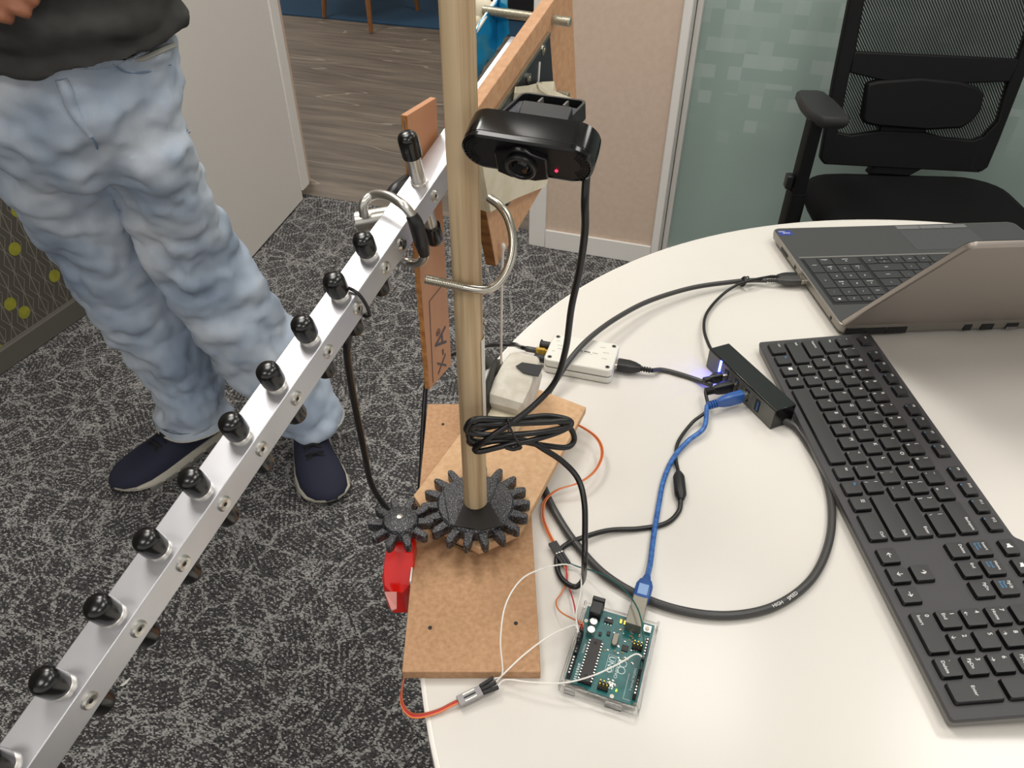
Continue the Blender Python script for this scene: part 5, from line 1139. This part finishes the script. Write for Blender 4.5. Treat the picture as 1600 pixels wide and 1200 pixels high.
# t-shirt
sh = MB(); rings = []
base = DP(116, 60, 1.045)
zk = (.000, .012, .03, .05, .08, .13, .20, .28, .36, .43, .48, .505); wk_ = [.160, .163, .165, .164, .162, .162, .168, .178, .188, .192, .165, .10]; dk_ = [.130, .133, .134, .132, .128, .124, .122, .124, .124, .114, .09, .06]
for z in list(np.arange(0, .30, .008))+[.32, .36, .40, .43, .46, .48, .505]:
    c = V(base[0]-.05*z, base[1]-.05*z, base[2]+z); w_ = np.interp(z, zk, wk_); d_ = np.interp(z, zk, dk_); rg = []
    for i in range(72):
        a = 2*math.pi*i/72; fr = max(0, -math.sin(a)); lo2 = max(0, 1-z/.035)
        # swags hanging from both sides, lowest at the belly
        sw = .0170*(1.27*abs(math.sin(math.pi*(z/.056+.95*fr*(1+.25*math.cos(a-.4)))+.4*math.cos(2*a)))-.8)*(.35+.65*fr)*min(1, z/.02)
        f = 1+sw/.15+.010*math.sin(5*a+z*30)
        rg.append(c+hipax*w_*f*math.cos(a)+fwd*d_*f*math.sin(a)+ZZ*(-.016*fr*lo2+.010*math.cos(a)*lo2))
    rings.append(rg)
sh.loft(rings)
shc = V(base[0]-.04, base[1]-.04, base[2]+.45)
armR = [shc-hipax*.165, shc-hipax*.215+ZZ*-.06, shc-hipax*.235+ZZ*-.17]
armL = [shc+hipax*.165, shc+hipax*.215+ZZ*-.06, shc+hipax*.235+ZZ*-.17]
for A_ in (armR, armL): sh.tube(A_, [.075, .068, .064], 18)
sho = sh.obj('t_shirt', 'shirt', per, smooth=True, angle=180)
rm = sho.modifiers.new('fuse', 'REMESH'); rm.mode = 'VOXEL'; rm.voxel_size = .0045; rm.use_smooth_shade = True
sm = sho.modifiers.new('soft', 'SMOOTH'); sm.iterations = 2; sm.factor = .5
tx3 = bpy.data.textures.new('shirt_folds', 'MARBLE'); tx3.noise_scale = .075; tx3.turbulence = 7; tx3.noise_depth = 1
ds = sho.modifiers.new('folds', 'DISPLACE'); ds.texture = tx3; ds.strength = .012; ds.mid_level = .5; ds.texture_coords = 'GLOBAL'
# body: head, neck, arms and hands as one surface (legs and trunk lie inside the clothes)
bd_ = MB(); neck = shc+ZZ*.06; head = neck+ZZ*.17+fwd*-.015
bd_.tube([base+ZZ*.06, base+ZZ*.2, shc+ZZ*.0], [.085, .10, .11], 16); bd_.tube([shc, neck, neck+ZZ*.08], [.07, .056, .054], 16)
bd_.ell(head, (.076, .095, .118), 20, 14); bd_.ell(head+V(0, -.045, -.05), (.055, .055, .065), 16, 10); bd_.ell(head+V(0, -.098, -.012), (.013, .02, .024), 10, 8)
for s_ in (-1, 1): bd_.ell(head+V(s_*.078, .01, -.005), (.012, .02, .032), 10, 8)
hd0 = .865
wr = DP(-105, -62, hd0+.01); elb = armR[2]+ZZ*-.10+V(.0, -.02, 0)
bd_.tube([armR[0], armR[2], elb, (elb+wr)/2, wr], [.052, .046, .042, .037, .028], 16)
elbL = armL[2]+ZZ*-.11+V(.0, -.02, 0); wrL = elbL+ZZ*.12+V(-.08, -.2, .0)
bd_.tube([armL[0], armL[2], elbL, (elbL+wrL)/2, wrL], [.052, .046, .041, .036, .026], 16)
palm = DP(-62, -28, hd0)
bd_.ell((palm+wr)/2, (.032, .030, .03), 12, 8); bd_.ell(palm, (.042, .022, .036), 14, 10)
fing = [[(-45, -46), (-5, -36), (35, -26), (62, -16)], [(-45, -30), (0, -19), (40, -8), (61, 6)], [(-48, -8), (-8, 2), (28, 14), (48, 23)], [(-50, 12), (-20, 18), (5, 25), (20, 31)]]
for k, fpts in enumerate(fing):
    bd_.tube([DP(x, y, hd0-.004+.004*k+.010*(i == 3)) for i, (x, y) in enumerate(fpts)], [.0100, .0095, .0088, .0070], 10)
bd_.tube([DP(-70, -55, hd0-.02), DP(-40, -62, hd0-.032), DP(-5, -58, hd0-.034), DP(20, -46, hd0-.028)], [.0125, .0115, .0105, .008], 10)
pl_ = wrL+V(-.02, -.045, .02)
bd_.ell(pl_, (.022, .038, .045), 12, 8)
for k in range(4): bd_.tube([pl_+V(0, -.028+.019*k, -.03), pl_+V(-.004, -.03+.019*k, -.062), pl_+V(-.016, -.03+.019*k, -.085+.004*abs(k-1))], [.0095, .009, .007], 8)
bd_.tube([pl_+V(-.012, -.03, .015), pl_+V(-.024, -.045, -.015), pl_+V(-.026, -.05, -.04)], [.011, .010, .008], 8)
bo = bd_.obj('body', 'skin', per, smooth=True, angle=180)
rm = bo.modifiers.new('fuse', 'REMESH'); rm.mode = 'VOXEL'; rm.voxel_size = .0035; rm.use_smooth_shade = True
sm = bo.modifiers.new('soft', 'SMOOTH'); sm.iterations = 3; sm.factor = .5
hm = MB(); hm.ell(head+V(0, .018, .028), (.083, .092, .105), 20, 12); hm.obj('hair', 'hair', bo, smooth=True)
for s_ in (-1, 1):
    MB().ell(head+V(s_*.032, -.083, .012), (.013, .008, .008), 12, 8).obj('eye', 'white', bo, smooth=True)
    MB().ell(head+V(s_*.032, -.089, .012), (.006, .004, .006), 10, 8).obj('iris', 'hair', bo, smooth=True)
MB().ell(head+V(0, -.094, -.062), (.024, .008, .007), 12, 8).obj('mouth', mat('lips', '#8a4a42', .5), bo, smooth=True)
# shoes
def shoe(heel, toe, lift=0, flip=1):
    d = nrm(toe-heel); L = np.linalg.norm(toe-heel); sd = np.cross(d, ZZ); u_ = np.cross(sd, d)
    prof = [(0, .028, .075), (.05, .034, .088), (.16, .038, .094), (.30, .038, .098), (.40, .040, .090), (.52, .044, .076), (.65, .049, .064), (.78, .050, .054), (.89, .044, .044), (.96, .030, .034), (1.0, .012, .026)]
    o = T  # noqa
    rg = []; rs = []
    for f, hw, ht in prof:
        c = heel+d*L*f+u_*0; cv = sd*(.012*flip*math.sin(f*3))
        so = .024 if f < .6 else .024-.008*(f-.6)/.4
        up = [(-1.0, so), (-1.02, so+.3*(ht-so)), (-.86, so+.72*(ht-so)), (-.45, so+.96*(ht-so)), (0, ht), (.45, so+.96*(ht-so)), (.86, so+.72*(ht-so)), (1.02, so+.3*(ht-so)), (1.0, so), (0, so-.002)]
        rg.append([c+cv+sd*hw*x+u_*z for x, z in up])
        tz_ = max(0, (f-.72))*.05 + max(0, .08-f)*.06
        rs.append([c+cv+sd*hw*x+u_*z for x, z in ((-1.10, tz_+.003), (-1.14, tz_+.010), (-1.08, so+.002), (-.9, so+.003), (.9, so+.003), (1.08, so+.002), (1.14, tz_+.010), (1.10, tz_+.003), (0, tz_))])
    sh_ = MB().loft(rg).obj('shoe', 'shoe', per, smooth=True, angle=70, label='navy knit sneaker with pale sole')
    MB().loft(rs).obj('sole', 'sole', sh_, smooth=True, angle=35)
    for k in range(5):
        f = .47+.04*k; ht = np.interp(f, [p[0] for p in prof], [p[2] for p in prof]); c = heel+d*L*f+sd*(.012*flip*math.sin(f*3))
        MB().tube([c-sd*.020+u_*(ht-.004), c+u_*(ht+.006)+d*.006*(1 if k % 2 else -1), c+sd*.020+u_*(ht-.004)], .0034, 6).obj('lace', 'lace', sh_, smooth=True)
    MB().tube([heel+d*L*.34+u_*.102+sd*x for x in (-.022, 0, .022)]+[heel+d*L*.36+u_*.104-sd*.03], .003, 6).obj('lace_bow', 'lace', sh_, smooth=True)
    for k in range(6):
        for s_ in (-1, 1):
            f = .12+.13*k; hw = np.interp(f, [p[0] for p in prof], [p[1] for p in prof]); c = heel+d*L*f+sd*(.012*flip*math.sin(f*3))+sd*s_*hw*1.12+u_*.005
            MB().box(c, (.014, .003, .0055), (d, sd, u_)).obj('sole_groove', 'kside', sh_, bevel=.001)
hA, tA = P(352, 662, 0), P(178, 768, 0.0); shoe(hA, tA, flip=-1)
hB, tB = P(486, 672, .012), P(522, 790, .004); shoe(hB, tB, flip=1)

# small paper scrap on the carpet
sp_ = P(195, 1066, .001)
t = T('paper_scrap', 'tiny white paper scrap lying on the carpet beside the boom', 'paper', tuple(sp_))
MB().sheet([[P(187, 1072, .002), P(192, 1072, .004)], [P(194, 1066, .003), P(198, 1068, .005)], [P(203, 1059, .002), P(204, 1060, .003)]], .0004).obj('scrap', 'white', t)
